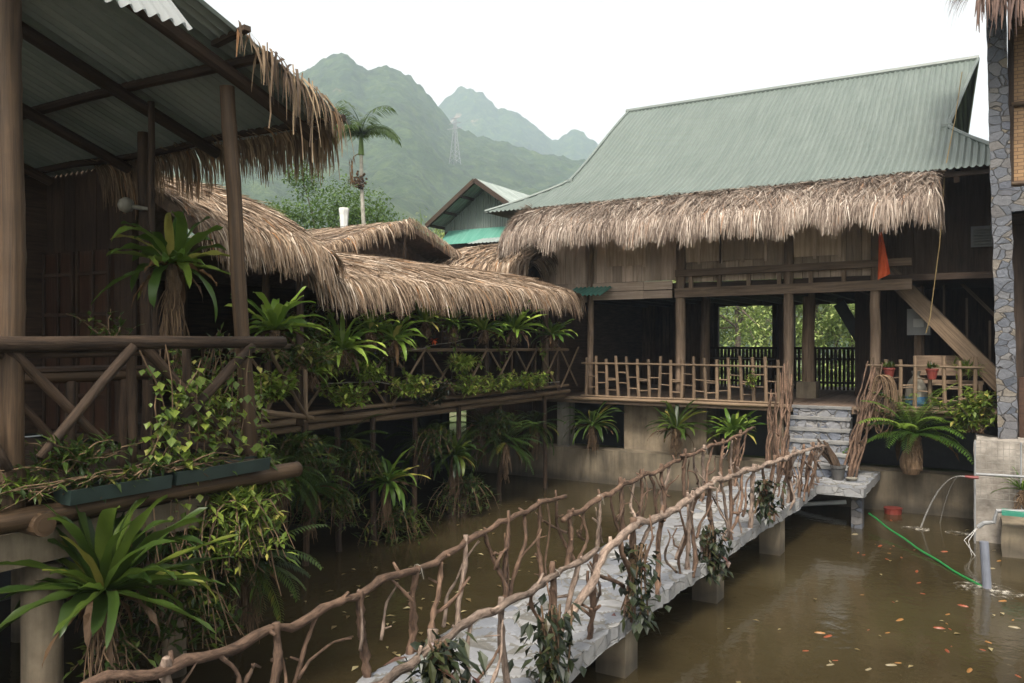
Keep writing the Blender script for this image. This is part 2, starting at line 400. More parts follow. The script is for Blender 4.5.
def frond(mb, base, azm, elev, L, w, droop, seed, r=None, wav=.12, segs=8, shape='strap'):
    p = V(base); r = R.random() if r is None else r
    b = len(mb.v); a = azm; e = elev; ds = L/segs
    tw = R.uniform(-.45, .45); cur = R.gauss(0, .045)
    for i in range(segs+1):
        t = i/segs
        d = V((math.cos(a)*math.cos(e), math.sin(a)*math.cos(e), math.sin(e)))
        sd = V((-math.sin(a), math.cos(a), 0)); up = sd.cross(d)*-1
        up = d.cross(sd)*-1
        sd = (sd*math.cos(tw)+V((0, 0, 1))*math.sin(tw)).normalized()
        if shape == 'strap': wd = w*(.22+.78*math.sin(math.pi*min(1, t*.93+.0)**.75)) if t < .999 else 0
        else: wd = w*math.sin(math.pi*(.12+.88*t)**.8) if t < .999 else 0
        wv = wav*w*math.sin(t*17+seed)
        lift = V((0, 0, 1))*(wd*.28)
        mb.v.append(tuple(p+sd*wd/2+lift+V((0, 0, wv)))); mb.v.append(tuple(p)); mb.v.append(tuple(p-sd*wd/2+lift-V((0, 0, wv))))
        e -= droop/segs*(.35+1.3*t); a += cur+R.uniform(-.04, .04)
        p = p+d*ds
    for i in range(segs):
        q = b+i*3
        mb.face((q, q+1, q+4, q+3), None, r); mb.face((q+1, q+2, q+5, q+4), None, r)
def leaf(mb, p, d, L, w, r=None, up=V((0, 0, 1))):
    p = V(p); d = V(d).normalized(); sd = d.cross(up)
    if sd.length < .05: sd = V((1, 0, 0))
    sd.normalize(); n = sd.cross(d); r = R.random() if r is None else r
    m = p+d*L*.45; b = len(mb.v)
    mb.v += [tuple(p), tuple(m+sd*w/2+n*w*.15), tuple(p+d*L-n*L*.08), tuple(m-sd*w/2+n*w*.15), tuple(m)]
    mb.face((b, b+1, b+4), None, r); mb.face((b+1, b+2, b+4), None, r); mb.face((b+2, b+3, b+4), None, r); mb.face((b+3, b, b+4), None, r)
def pinnate(mb, base, azm, elev, L, w, droop, r, segs=12):
    p = V(base); e = elev; a = azm; ds = L/segs; pts = [p.copy()]
    for i in range(segs):
        t = i/segs; d = V((math.cos(a)*math.cos(e), math.sin(a)*math.cos(e), math.sin(e))); sd = V((-math.sin(a), math.cos(a), 0))
        p = p+d*ds; pts.append(p.copy()); e -= droop/segs*(.35+1.3*t); a += R.uniform(-.05, .05)
        if i < 1: continue
        for q in (0, .5):
            ll = w*math.sin(math.pi*min(1, .15+.85*t))**.7+.01
            for sg in (-1, 1): leaf(mb, p-d*ds*q, sd*sg+d*.45+V((0, 0, -.25)), ll*R.uniform(.85, 1.1), ds*.42, min(1, max(0, r+R.gauss(0, .08))))
    mb.tube(pts, [.004]*len(pts), 3, r=r, cap=False)
def fern(name, label, loc, L, n=26, w=.09, mat='fern', roots=.25, group=None, elev=(15, 75), droop=(40, 95), dead=4, cat='fern', shape='strap', seed=1, azr=None, wav=.12, rootr=None):
    rr = R
    t = thing(name, label, cat, loc, group); loc = V(loc)
    mb = MB()
    for i in range(n):
        azm = (i*2.399+rr.uniform(-.3, .3)) if azr is None else rad(rr.uniform(*azr))
        k = (i+.5)/n
        e = rad(elev[1]+(elev[0]-elev[1])*k+rr.uniform(-8, 8))
        if shape == 'pinnate': pinnate(mb, loc, azm, e, L*rr.uniform(.72, 1.15), w, rad(rr.uniform(*droop)), min(1, max(0, rr.gauss(.5, .2)))); continue
        frond(mb, loc+V((math.cos(azm), math.sin(azm), 0))*w*.35, azm, e, L*rr.uniform(.5, 1.15), w*rr.uniform(.7, 1.3), rad(rr.uniform(*droop))*rr.uniform(.7, 1.35), i, min(1, max(0, rr.gauss(.5, .27))), wav, 12, shape)
    mb.build('fronds', M[mat], t, smooth=True)
    if dead:
        mb = MB()
        for i in range(dead):
            azm = rr.uniform(0, 6.28)
            frond(mb, loc+V((0, 0, -.02)), azm, rad(rr.uniform(-30, 15)), L*rr.uniform(.5, .85), w*rr.uniform(.6, .9), rad(rr.uniform(60, 100)), i, None, .3)
        mb.build('dead_fronds', M['dead'], t)
    if roots:
        mb = MB(); q = rootr or L*.11
        nr_, nk = 9, 12; b_ = len(mb.v)
        for i in range(nr_+1):
            v = i/nr_; q0 = q*(.35+.65*math.sin(math.pi*min(1, v*1.05+.08))**.7)*(1-.35*v)
            for k in range(nk):
                a = 2*math.pi*k/nk; f = q0*(1+.55*noise.noise(V((math.cos(a)*1.6+loc.x, math.sin(a)*1.6+loc.y, v*4))))
                mb.v.append((loc.x+f*math.cos(a), loc.y+f*math.sin(a), loc.z-roots*v))
        for i in range(nr_):
            for k in range(nk): mb.face((b_+i*nk+k, b_+i*nk+(k+1) % nk, b_+(i+1)*nk+(k+1) % nk, b_+(i+1)*nk+k), [(k/nk, i/nr_*roots), ((k+1)/nk, i/nr_*roots), ((k+1)/nk, (i+1)/nr_*roots), (k/nk, (i+1)/nr_*roots)], rr.random())
        for i in range(85):
            a = rr.uniform(0, 6.28); p = loc+V((math.cos(a)*q*rr.uniform(.3, 1), math.sin(a)*q*rr.uniform(.3, 1), -roots*rr.uniform(.2, .9)))
            mb.tube(crooked(p, p+V((rr.uniform(-.08, .08), rr.uniform(-.08, .08), -roots*rr.uniform(.4, 1.3))), 4, .05, i), [.006, .006, .005, .004, .003], 4)
        mb.build('root_ball', M['rootm'], t)
    return t
def shrub(name, label, loc, size, nst=16, lf=(.07, .035), mat='shrub', cat='plant', group=None, droop=0.3, per=14, base=None, spread=1.0, up=.9, stem=True):
    t = thing(name, label, cat, loc, group); loc = V(loc)
    mb = MB(); ms = MB()
    for i in range(nst):
        a = R.uniform(0, 6.28); sx, sy, sz = size
        d = V((math.cos(a)*sx*R.uniform(.2, 1)*spread, math.sin(a)*sy*R.uniform(.2, 1)*spread, sz*R.uniform(.35, 1)*up))
        b0 = loc+V((R.uniform(-.25, .25)*sx, R.uniform(-.25, .25)*sy, 0))
        pts = []
        for k in range(6):
            u = k/5; pts.append(b0+d*u+V((0, 0, -droop*sz*u*u))+V(noise.noise_vector(V((i*3.3, u*3, 1))))*.04)
        ms.tube(pts, [.007, .007, .006, .005, .004, .003], 4)
        r0 = min(1, max(0, R.gauss(.5, .25)))
        for k in range(per):
            u = R.uniform(.15, 1); j = min(4, int(u*5)); p = pts[j].lerp(pts[j+1], u*5-j)
            dd = V((R.uniform(-1, 1), R.uniform(-1, 1), R.uniform(-.6, .8)))
            leaf(mb, p, dd, lf[0]*R.uniform(.6, 1.3), lf[1]*R.uniform(.7, 1.3), min(1, max(0, r0+R.gauss(0, .2))))
    mb.build('leaves', M[mat], t)
    if stem: ms.build('stems', M['rootm'], t)
    return t
def hanging(mb, ms, p, L, lf, seed, per=12, sway=.12):
    pts = crooked(p, V(p)+V((R.uniform(-sway, sway), R.uniform(-sway, sway), -L)), 6, .06, seed)
    ms.tube(pts, .004, 4)
    for k in range(per):
        u = R.random()*5.99; j = int(u); q = pts[j].lerp(pts[j+1], u-j)
        leaf(mb, q, V((R.uniform(-1, 1), R.uniform(-1, 1), R.uniform(-1.2, .1))), lf*R.uniform(.6, 1.3), lf*.75*R.uniform(.7, 1.2))
def tree(name, label, loc, h, cr, mat='tree', n=2600, lf=.3, trunk=.22, group=None, clumps=26, flat=1.0, cat='tree', cz=.62):
    t = thing(name, label, cat, loc, group); loc = V(loc)
    mb = MB(); top = loc+V((R.uniform(-.3, .3), R.uniform(-.3, .3), h*.7))
    tp = crooked(loc, top, 6, .25, h*3.7)
    mb.tube(tp, [trunk*(1-.12*i) for i in range(7)], 8)
    cs = []
    for i in range(clumps):
        while 1:
            q = V((R.uniform(-1, 1), R.uniform(-1, 1), R.uniform(-1, 1)))
            if .25 < q.length < 1: break
        c = loc+V((q.x*cr, q.y*cr, h*cz+q.z*h*(1-cz)*flat)); cs.append((c, R.uniform(.22, .42)*cr))
        if i < 12: j = R.randrange(2, 6); mb.tube(crooked(tp[j], c, 4, .15, i), [trunk*.35, trunk*.28, trunk*.2, trunk*.14, trunk*.08], 5)
    mb.build('trunk', M['bark'], t)
    ml = MB()
    for i in range(n):
        c, q = cs[R.randrange(len(cs))]
        d = V((R.gauss(0, 1), R.gauss(0, 1), R.gauss(0, .8))).normalized()*q*R.random()**.4
        leaf(ml, c+d, V((R.uniform(-1, 1), R.uniform(-1, 1), R.uniform(-.8, .4))), lf*R.uniform(.6, 1.4), lf*.55, min(1, max(0, R.gauss(.5, .25))))
    ml.build('crown', M[mat], t); return t
def thatch(mb, S, n, L, w, over=.3, lift=.05, fan=.25, rb=None, vmax=1.0, droopk=.55, vlow=.35, segs=4):
    """scatter palm-leaf strips over a patch S(u,v); v=0 is the eave"""
    h = 1e-3
    for i in range(n):
        u = R.random(); v = R.random()*vmax if R.random() > vlow else R.random()*.12
        p = V(S(u, v)); dn = (V(S(u, max(0, v-h)))-V(S(u, v+h)))
        dn = dn.normalized(); su = (V(S(min(1, u+h), v))-V(S(max(0, u-h), v))).normalized()
        nm = su.cross(-dn); nm = nm if nm.z > 0 else -nm; nm.normalize()
        d = (dn+su*R.uniform(-fan, fan)+nm*R.uniform(-.02, .09)).normalized()
        cl = noise.noise(p*2.6)*.5+noise.noise(p*7.)*.35
        l = L*R.uniform(.5, 1.25)*(1+.5*noise.noise(p*3.3+V((9, 0, 0)))); ww = w*R.uniform(.5, 1.5); r = min(1, max(0, R.gauss(.45, .27)+cl*.55))
        d = (d+su*noise.noise(p*4.1)*.5).normalized()
        plen = (V(S(u, 0))-p).length
        p = p+nm*R.uniform(.0, lift); b = len(mb.v); run = 0
        tw = R.uniform(-.5, .5)
        for k in range(segs+1):
            t = k/segs; wd = ww*(1-.75*t*t)
            sd = (su*math.cos(tw)+nm*math.sin(tw))*(wd/2)
            mb.v.append(tuple(p+sd)); mb.v.append(tuple(p-sd))
            st = l/segs; run += st
            if run > plen: d = (d+V((0, 0, -droopk))+V((R.uniform(-.12, .12), R.uniform(-.12, .12), 0))).normalized()
            p = p+d*st
        for k in range(segs):
            q = b+k*2; mb.face((q, q+1, q+3, q+2), None, r)
def solid(mb, S, nu, nv, th, nrm=V((0, 0, -1))):
    """a thick sheet under patch S"""
    a = [[V(S(i/nu, j/nv)) for i in range(nu+1)] for j in range(nv+1)]
    b0 = len(mb.v)
    for row in a:
        for p in row: mb.v.append(tuple(p))
    b1 = len(mb.v)
    for row in a:
        for p in row: mb.v.append(tuple(p+nrm*th))
    W = nu+1
    for j in range(nv):
        for i in range(nu):
            q = j*W+i
            mb.face((b0+q, b0+q+1, b0+q+W+1, b0+q+W)); mb.face((b1+q, b1+q+W, b1+q+W+1, b1+q+1))
    for i in range(nu):
        mb.face((b0+i, b1+i, b1+i+1, b0+i+1)); q = nv*W+i; mb.face((b0+q, b0+q+1, b1+q+1, b1+q))
    for j in range(nv):
        q = j*W; mb.face((b0+q, b0+q+W, b1+q+W, b1+q)); q += nu; mb.face((b0+q, b1+q, b1+q+W, b0+q+W))
def corr(mb, S, waves, nv, amp, per=6, prof='sin', ulen=8., vlen=5.):
    """corrugated sheet over S(u,v); ribs run along v"""
    nu = waves*per; b = len(mb.v); h = 1e-3
    for j in range(nv+1):
        v = j/nv
        for i in range(nu+1):
            u = i/nu; p = V(S(u, v))
            su = V(S(min(1, u+h), v))-V(S(max(0, u-h), v)); sv = V(S(u, min(1, v+h)))-V(S(u, max(0, v-h)))
            n = su.cross(sv).normalized(); n = n if n.z >= 0 else -n
            k = math.sin(2*math.pi*(i % per)/per) if prof == 'sin' else (1 if (i % per) in (1, 2) else 0)
            mb.v.append(tuple(p+n*amp*k))
    for j in range(nv):
        for i in range(nu):
            q = b+j*(nu+1)+i
            mb.face((q, q+1, q+nu+2, q+nu+1), [(x/nu*ulen/4, y/nv*vlen) for x, y in ((i, j), (i+1, j), (i+1, j+1), (i, j+1))], .5)

exec_order = []
def bamboo(mb, p0, p1, r, node=.32, bend=.015, seed=0, n=10, taper=.93):
    p0, p1 = V(p0), V(p1); L = (p1-p0).length; N = max(3, int(L/.08)); pts = []; rs = []
    off = (seed*.37) % node
    for i in range(N+1):
        t = i/N; p = p0.lerp(p1, t)+V(noise.noise_vector(V((seed*5.1, t*L*.8, 2))))*bend*min(1, 6*t*(1-t))
        ph = ((t*L+off) % node)/node; k = 1+.10*max(0, 1-min(ph, 1-ph)*8)
        pts.append(p); rs.append(r*k*(1-(1-taper)*t))
    mb.tube(pts, rs, n)
def pole(mb, p0, p1, r, amp=.02, seed=0, n=9, taper=.9):
    pts = crooked(p0, p1, 8, amp, seed); mb.tube(pts, [r*(1-(1-taper)*i/8)*(1+.06*noise.noise(V((seed, i*1.1, 5)))) for i in range(9)], n, jit=.03)

# ================================================================== SETTING
PX0, PX1, PY0, PY1 = -11.2, 16., -14., 15.7
g = MB(); Z0 = -2.35; B = 3200
xs = [-1485, PX0, PX1, 1485]; ys = [-885, PY0, PY1, 1585]
for i in range(3):
    for j in range(3):
        if i == 1 and j == 1: continue
        g.poly([(xs[i], ys[j], Z0), (xs[i+1], ys[j], Z0), (xs[i+1], ys[j+1], Z0), (xs[i], ys[j+1], Z0)], .5)
bz = -3.9
g.poly([(PX0, PY0, bz), (PX1, PY0, bz), (PX1, PY1, bz), (PX0, PY1, bz)], .5)
for a, b in (((PX0, PY0), (PX1, PY0)), ((PX1, PY0), (PX1, PY1)), ((PX1, PY1), (PX0, PY1)), ((PX0, PY1), (PX0, PY0))):
    g.poly([(*a, Z0), (*b, Z0), (*b, bz), (*a, bz)], .5)
setting(g.build('ground', M['ground']))
w = MB(); w.poly([(PX0+.01, PY0+.01, WZ), (PX1-.01, PY0+.01, WZ), (PX1-.01, PY1-.01, WZ), (PX0+.01, PY1-.01, WZ)], .5)
setting(w.build('pond_water', M['water']))

# mountains: real height fields at their own distance
def ridge(name, prof, dist, depth0, depth1, du, dd, rough, seed, crown):
    us = [((x-CX0)/FPX*dist, (CY0-y)/FPX*dist) for x, y in prof]
    u0, u1 = us[0][0], us[-1][0]
    nu = int((u1-u0)/du); nv = int((depth1-depth0)/dd); mb = MB()
    def H(u):
        for (a, ha), (b, hb) in zip(us, us[1:]):
            if a <= u <= b:
                t = (u-a)/(b-a); t2 = t*t*(3-2*t); t = .2*t+.8*t2
                return ha+(hb-ha)*t
        return us[-1][1]
    for j in range(nv+1):
        d = depth0+(depth1-depth0)*j/nv
        for i in range(nu+1):
            u = u0+(u1-u0)*i/nu
            k = d/dist; uu = u/k if k < 1 else u
            h = H(max(u0, min(u1, uu)))
            q = V((u*.012, d*.012, seed))
            if d <= dist:
                t = (d-depth0)/(dist-depth0)
                s = (t**1.15)*.93+.07*t
                s = max(0, s+.09*t*(1-t)*4*noise.fractal(q*.9, 1., 2., 4))
            else:
                t = (depth1-d)/(depth1-dist); s = max(0, t)**.8
            z = -3+(h+3)*s+rough*noise.fractal(q*2.2, 1., 2., 4)*min(1, s*1.5)
            # tree crowns
            c = .9*noise.noise(V((u/crown, d/crown, seed)))+.5*noise.noise(V((u/crown*2.3, d/crown*2.3, seed+4)))+1.0*noise.noise(V((u/crown*.3, d/crown*.3, seed+9)))
            z += c*crown*.5*min(1, s*4)
            p = FW*d+RT*u; mb.v.append((p.x, p.y, z))
    for j in range(nv):
        for i in range(nu):
            a = j*(nu+1)+i; mb.face((a, a+1, a+nu+2, a+nu+1), None, .5)
    return setting(mb.build(name, M['forest'], smooth=True))
ridge('mountain', [(-250, 330), (-60, 190), (60, 110), (150, 80), (200, 78), (240, 70), (262, 62), (272, 64), (283, 70), (294, 77), (303, 72), (315, 66), (326, 60), (335, 56.5), (344, 55.5), (352, 58), (360, 65), (367, 68), (376, 66), (386, 65), (396, 67), (408, 74), (420, 86), (430, 99), (440, 112), (452, 124), (466, 131), (482, 137), (500, 143), (525, 149), (550, 154), (580, 160), (610, 170), (680, 200), (780, 245), (900, 290), (1000, 330)], 520, 150, 720, 1.9, 2.3, 1.2, 3.3, 5)
ridge('mountain', [(200, 250), (330, 180), (400, 140), (425, 116), (438, 104), (450, 93), (460, 87), (470, 85), (480, 88), (490, 97), (499, 106), (508, 106), (518, 111), (530, 121), (542, 130), (552, 137), (558, 136), (566, 130), (574, 128), (582, 131), (592, 139), (602, 146), (640, 175), (720, 230), (860, 310)], 950, 560, 1150, 3.6, 5.5, 1.5, 9.7, 8)

# transmission tower on the mountain flank
base = az(455, 158, 0) if False else ray(455, 158)*395
t = thing('transmission_tower', 'pale steel lattice pylon standing on the forested mountain slope', 'pylon', base-V((0, 0, 3)))
mb = MB(); H0 = 3+ (158-118)/FPX*395
for sx in (-1, 1):
    for sy in (-1, 1):
        mb.tube([base+V((sx*2, sy*2, -3)), base+V((sx*.9, sy*.9, 9)), base+V((sx*.35, sy*.35, H0-3))], .16, 4)
for k in range(9):
    z0 = -2+k*2.1; z1 = z0+2.1; f0 = max(.4, 2-(z0+3)*.1); f1 = max(.4, 2-(z1+3)*.1)
    for (a, b) in (((-1, -1), (1, -1)), ((1, -1), (1, 1)), ((1, 1), (-1, 1)), ((-1, 1), (-1, -1))):
        mb.tube([base+V((a[0]*f0, a[1]*f0, z0)), base+V((b[0]*f1, b[1]*f1, z1))], .1, 4)
mb.build('lattice_mast', M['steel'], t)
mb = MB()
for z, L in ((H0-8, 4.2), (H0-5.5, 3.4), (H0-3.2, 2.4)):
    mb.beam(base+V((-L, 0, z)), base+V((L, 0, z)), .3, .3)
mb.build('crossarms', M['steel'], t)

# ================================================================== TREES AND PALM BEYOND THE ROOFS
def palm(loc, top, label):
    t = thing('palm_tree', label, 'palm tree', loc); loc, top = V(loc), V(top)
    mb = MB(); pts = [loc.lerp(top, i/14)+V((.12*math.sin(i*.35), 0, 0)) for i in range(15)]
    mb.tube(pts, [.088*(1-.025*i)*(1+.05*(i % 2)) for i in range(15)], 9); mb.build('trunk', M['palmbark'], t)
    cr = pts[-1]
    mb = MB(); mb.tube([cr+V((0, 0, -.05)), cr+V((0, 0, .75))], [.10, .05], 8); mb.build('crownshaft', M['fernl'], t)
    mf = MB(); st = cr+V((0, 0, .6))
    for i in range(13):
        a = i*2.399; e = rad(R.uniform(25, 86)); L = R.uniform(1.2, 1.75); p = V(st); pts = [p.copy()]
        r0 = R.uniform(.2, .7)
        for k in range(9):
            d = V((math.cos(a)*math.cos(e), math.sin(a)*math.cos(e), math.sin(e)))
            sd = V((-math.sin(a), math.cos(a), 0)); p = p+d*(L/9); pts.append(p.copy()); e -= rad(R.uniform(5, 16))
            for q in range(3):
                for sg in (-1, 1):
                    ll = .46*math.sin(math.pi*(k+q/3+1)/11)+.1
                    leaf(mf, p-d*(q*.05), sd*sg+d*.55+V((0, 0, -.55-.3*R.random())), ll*R.uniform(.8, 1.15), .05, r0+R.gauss(0, .1))
        mf.tube(pts, [.022-.002*k for k in range(10)], 4, r=.3)
    mf.build('fronds', M['fern'], t)
    md = MB(); a = 3.5; p = cr+V((0, 0, .05))
    for i in range(40):
        leaf(md, p+V((-.35*CS+R.uniform(-.1, .1), -.3*SN, -R.uniform(.1, .9))), V((R.uniform(-.4, .4), R.uniform(-.4, .4), -1)), .35, .04)
    md.tube([p, p+V((-.25, -.1, -.15)), p+V((-.33, -.15, -.9))], .015, 5)
    md.build('dead_fronds', M['dead'], t)
    mn = MB(); c = cr+V((0, -.1, -.95))
    for i in range(70):
        q = V((R.gauss(0, .10), R.gauss(0, .10), R.gauss(0, .12))); mn.lathe(c+q, [(.01, -.04), (.04, -.015), (.04, .015), (.01, .04)], 6)
    mn.build('nut_cluster', M['dead'], t)
pl = ray(367, 225)*27; palm((pl.x, pl.y, Z0), ray(364, 153)*27, 'slender areca palm with bare pale trunk rising above thatched roofs')
def T(px, py, d): p = ray(px, py)*d; return (p.x, p.y, Z0)
tree('leafy_tree', 'dense dark green tree beside the palm, above the thatched roofs', T(333, 200, 33), 9.0, 3.1, 'tree', 24000, .17, .22, None, 44)
tree('leafy_tree', 'smaller green tree crown right of the palm trunk behind the thatch', T(383, 205, 36), 7.2, 1.6, 'tree', 5000, .18, .2, None, 18)
def bamboo_clump(px, h, d, label):
    loc = V(T(px, 200, d)); t = thing('bamboo_clump', label, 'bamboo', loc); mb = MB(); ml = MB()
    for i in range(16):
        a = R.uniform(0, 6.28); b = loc+V((R.uniform(-.5, .5), R.uniform(-.5, .5), 0)); tp = b+V((math.cos(a)*.9, math.sin(a)*.9, h*R.uniform(.85, 1)))
        pts = crooked(b, tp, 6, .12, i); mb.tube(pts, [.04, .04, .035, .03, .02, .015, .008], 5)
        for k in range(70):
            u = R.uniform(3.2, 5.99); j = int(u); ml.v; leaf(ml, pts[j].lerp(pts[j+1], u-j)+V((R.gauss(0, .2), R.gauss(0, .2), 0)), V((R.gauss(0, .6), R.gauss(0, .6), -.5)), .3, .05)
    mb.build('stems', M['fernl'], t); ml.build('leaves', M['treey'], t)
bamboo_clump(428, 8.6, 38, 'pale green bamboo clump left of the green tin gable')
bamboo_clump(453, 8.2, 37, 'yellow green bamboo spray touching the green gable eave')
# greenery seen through the open back of the stilt house
for i, (px, d, h, cr, mt, lab) in enumerate((
    (738, 40, 8.5, 3.4, 'treey', 'broad green tree filling the left back opening of the stilt house'),
    (705, 45, 9, 3.2, 'treey', 'pale green tree at the left jamb of the first back opening'),
    (780, 47, 9, 3.0, 'treey', 'green tree beyond the dark pillar between both back openings'),
    (812, 41, 8, 2.6, 'treey', 'yellowish green tree filling the right back opening of the stilt house'),
    (850, 38, 7.5, 2.5, 'treey', 'light green tree beyond the tilted dark shutter'),
    (765, 60, 12, 5.0, 'treey', 'tall hazy tree farthest off behind the open house'),
    (835, 62, 12, 5.0, 'tree', 'hazy dark tree far behind the right back opening'))):
    tree('leafy_tree', lab, T(px, 330, d), h, cr, mt, 6500, .24, .2, None, 26, cz=.5)
for i, (px, d, lab) in enumerate(((730, 33, 'low bright bush behind the left back balustrade'), (758, 31, 'low green bush behind the balustrade beside the dark pillar'), (815, 32, 'low yellow green bush behind the right back balustrade'), (843, 30, 'low leafy bush behind the balustrade under the tilted shutter'))):
    shrub('bush', lab, T(px, 360, d), (1.5, 1.2, 2.2), 40, (.2, .11), 'treey', 'bush', None, .2, 26)

# ================================================================== GREEN TIN HOUSE BEHIND
GY = 26.
ap = ay(482, 181, GY); le = ay(434, 226, GY); dx = ap.x-le.x; dz = ap.z-le.z
t = thing('tin_house', 'green tin gable house with turquoise band rising behind the thatched roofs', 'house', (ap.x, GY, Z0))
def gs(sg):
    return lambda u, v: V((ap.x+sg*dx*(1-v)*1.0, GY-.55+u*9, ap.z-dz*(1-v)))
mb = MB(); corr(mb, gs(-1), 45, 3, .025, 6, 'trap', 9, 4); corr(mb, gs(1), 45, 3, .025, 6, 'trap', 9, 4)
rf = mb.build('roof', M['roofgrey'], t)
mb = MB()
for sg in (-1, 1): mb = MB(); mb.beam((ap.x, GY-.5, ap.z-.06), (ap.x+sg*dx, GY-.5, ap.z-dz-.06), .12, .16); mb.build('barge_board', M['darkwood'], rf)
for sg in (-1, 1):
    for k in (.3, .65, .95): mb = MB(); mb.beam((ap.x+sg*dx*k, GY-.4, ap.z-dz*k-.12), (ap.x+sg*dx*k, GY+8, ap.z-dz*k-.12), .08, .1); mb.build('purlin', M['darkwood'], rf)
zc = ap.z-dz; wl = dx*.9
mb = MB()
def gw(u, v):
    x = -wl+2*wl*u; top = dz*(1-abs(x)/dx)-.15
    return V((ap.x+x, GY+.4, zc-.25+(top+.25)*v))
mb2 = MB()
nu = 150
for i in range(nu+1):
    for j in (0, 1):
        p = gw(i/nu, j); p.y += .03 if (i % 4) in (0, 1) else 0; mb2.v.append(tuple(p))
for i in range(nu): mb2.face((2*i, 2*i+2, 2*i+3, 2*i+1), [(i/nu*2, 0), (i/nu*2+.01, 0), (i/nu*2+.01, 1), (i/nu*2, 1)], .5)
mb2.build('gable_wall', M['roof'], t)
mb = MB(); corr(mb, lambda u, v: V((ap.x-wl+.2+(2*wl)*u, GY-.35+.75*v, zc-.80+.62*v)), 60, 2, .02, 4, 'sin', 5, 1); mb.build('awning', M['roofside'], t)
mb = MB(); mb.box(ap.x-wl, ap.x+wl+1, GY+.4, GY+8, Z0, zc-.22); mb.build('wall', M['plank'] if False else M['door'], t)
# pale tin eave strip between the tin house and the thatch
a = ay(474, 247, 21.); 
t = thing('tin_canopy', 'narrow pale tin canopy between green tin house and small thatch', 'canopy', (a.x, 21, Z0))
mb = MB(); corr(mb, lambda u, v: V((a.x+2.4*u, 20.6+.9*v, a.z+.05+.3*u*0+.25*v)), 18, 2, .02, 6, 'trap', 2.4, 1); mb.build('sheet', M['roofgrey'], t)
mb = MB()
for x in (.1, 2.3): mb.beam((a.x+x, 21, Z0), (a.x+x, 21, a.z+.1), .1, .1)
mb.build('posts', M['darkwood'], t)

# ================================================================== STILT HOUSE
HX0, HX1 = -8.4, -1.75
house = thing('stilt_house', 'large wooden stilt house with green corrugated roof across the pond', 'house', (-5., 18.5, -2.3))
RY, RZ, EY, EZ = 19.6, 5.82, 14.75, 2.72
def prof(v):   # eave (0) to ridge (1) with a slight bell-cast
    y = EY+(RY-EY)*v; z = EZ+(RZ-EZ)*(v-.10*math.sin(math.pi*v)*(1-v)); return y, z
VB = .42
def rx0(v): return -8.15 if v > VB-.12 else -8.15-1.25*((VB-.12-v)/(VB-.12))
def rx1(v): return -.82+(.42*(v-VB)/(1-VB) if v > VB else 1.35*((VB-v)/VB))
def front(u, v): y, z = prof(v); return V((rx0(v)+(rx1(v)-rx0(v))*u, y, z))
def back(u, v): y, z = prof(v); return V((rx0(v)+(rx1(v)-rx0(v))*u, 2*RY-y, z))
rm = MB()
# ribs must run straight up the slope: build per-rib columns clipped by the edges
def roof_face(mb, sgn):
    pitch = .1; x = -9.4; nv = 22; per = 3
    xs = []; k = 0
    while x < .6:
        xs.append((x, .030 if (k % per) == 0 else 0)); x += .034; k += 1
    cols = []
    for (x, a) in xs:
        c = []
        for j in range(nv+1):
            v = j/nv; y, z = prof(v); xx = min(max(x, rx0(v)), rx1(v)); z += .012 if .36 < v < .5 or v > .72 else 0
            if sgn < 0: y = 2*RY-y
            c.append((xx, y, z+a))
        cols.append(c)
    b = len(mb.v); W = nv+1
    for c in cols: mb.v += c
    for i in range(len(cols)-1):
        for j in range(nv):
            p = [b+i*W+j, b+(i+1)*W+j, b+(i+1)*W+j+1, b+i*W+j+1]
            if abs(mb.v[p[0]][0]-mb.v[p[1]][0])+abs(mb.v[p[2]][0]-mb.v[p[3]][0]) < 1e-6: continue
            mb.face(p, [(xs[i][0]/4, j/nv*5), (xs[i+1][0]/4, j/nv*5), (xs[i+1][0]/4, (j+1)/nv*5), (xs[i][0]/4, (j+1)/nv*5)], .5)
roof_face(rm, 1); roof_face(rm, -1)
# gable-side skirts
def skirt(x_in, x_out, vb):
    y, z = prof(vb)
    return lambda u, v: V((x_out+(x_in-x_out)*v, (EY+(y-EY)*v)+((2*RY-EY-(y-EY)*v)-(EY+(y-EY)*v))*u, EZ+(z-EZ)*v))
corr(rm, skirt(-8.15, -9.4, VB-.12), 90, 2, .022, 3, 'trap', 9, 2)
corr(rm, skirt(-.82, .53, VB), 90, 2, .022, 3, 'trap', 9, 2)
roof = rm.build('roof', M['roof'], house)
mb = MB()
mb.tube([(-8.2, RY, RZ+.03), (-.38, RY, RZ+.03)], .07, 8)
for s in (1, -1):
    for e, fx in ((0, rx0), (1, rx1)):
        pts = []
        for j in range(23):
            v = j/22; y, z = prof(v); pts.append((fx(v), y if s > 0 else 2*RY-y, z+.03))
        mb.tube(pts, .035, 6)
for e in (-8.15, -.82):
    vb = VB-.12 if e < -5 else VB; y, z = prof(vb); mb.beam((e, y, z+.05), (e, 2*RY-y, z+.05), .18, .05)
mb.build('ridge_cap', M['trim'], roof)
mb = MB()   # gable triangles set back under the roof
for e in (-7.9, -1.4):
    pts = []
    for v in (.1, .4, .7, .97): y, z = prof(v); pts.append((e, y+.1, z-.12))
    bk = [(e, 2*RY-p[1], p[2]) for p in pts[::-1]]; mb.poly(pts+bk, .4); mb.poly([(p[0]+.06, p[1], p[2]) for p in pts+bk], .4)
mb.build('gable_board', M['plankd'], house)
mb = MB()
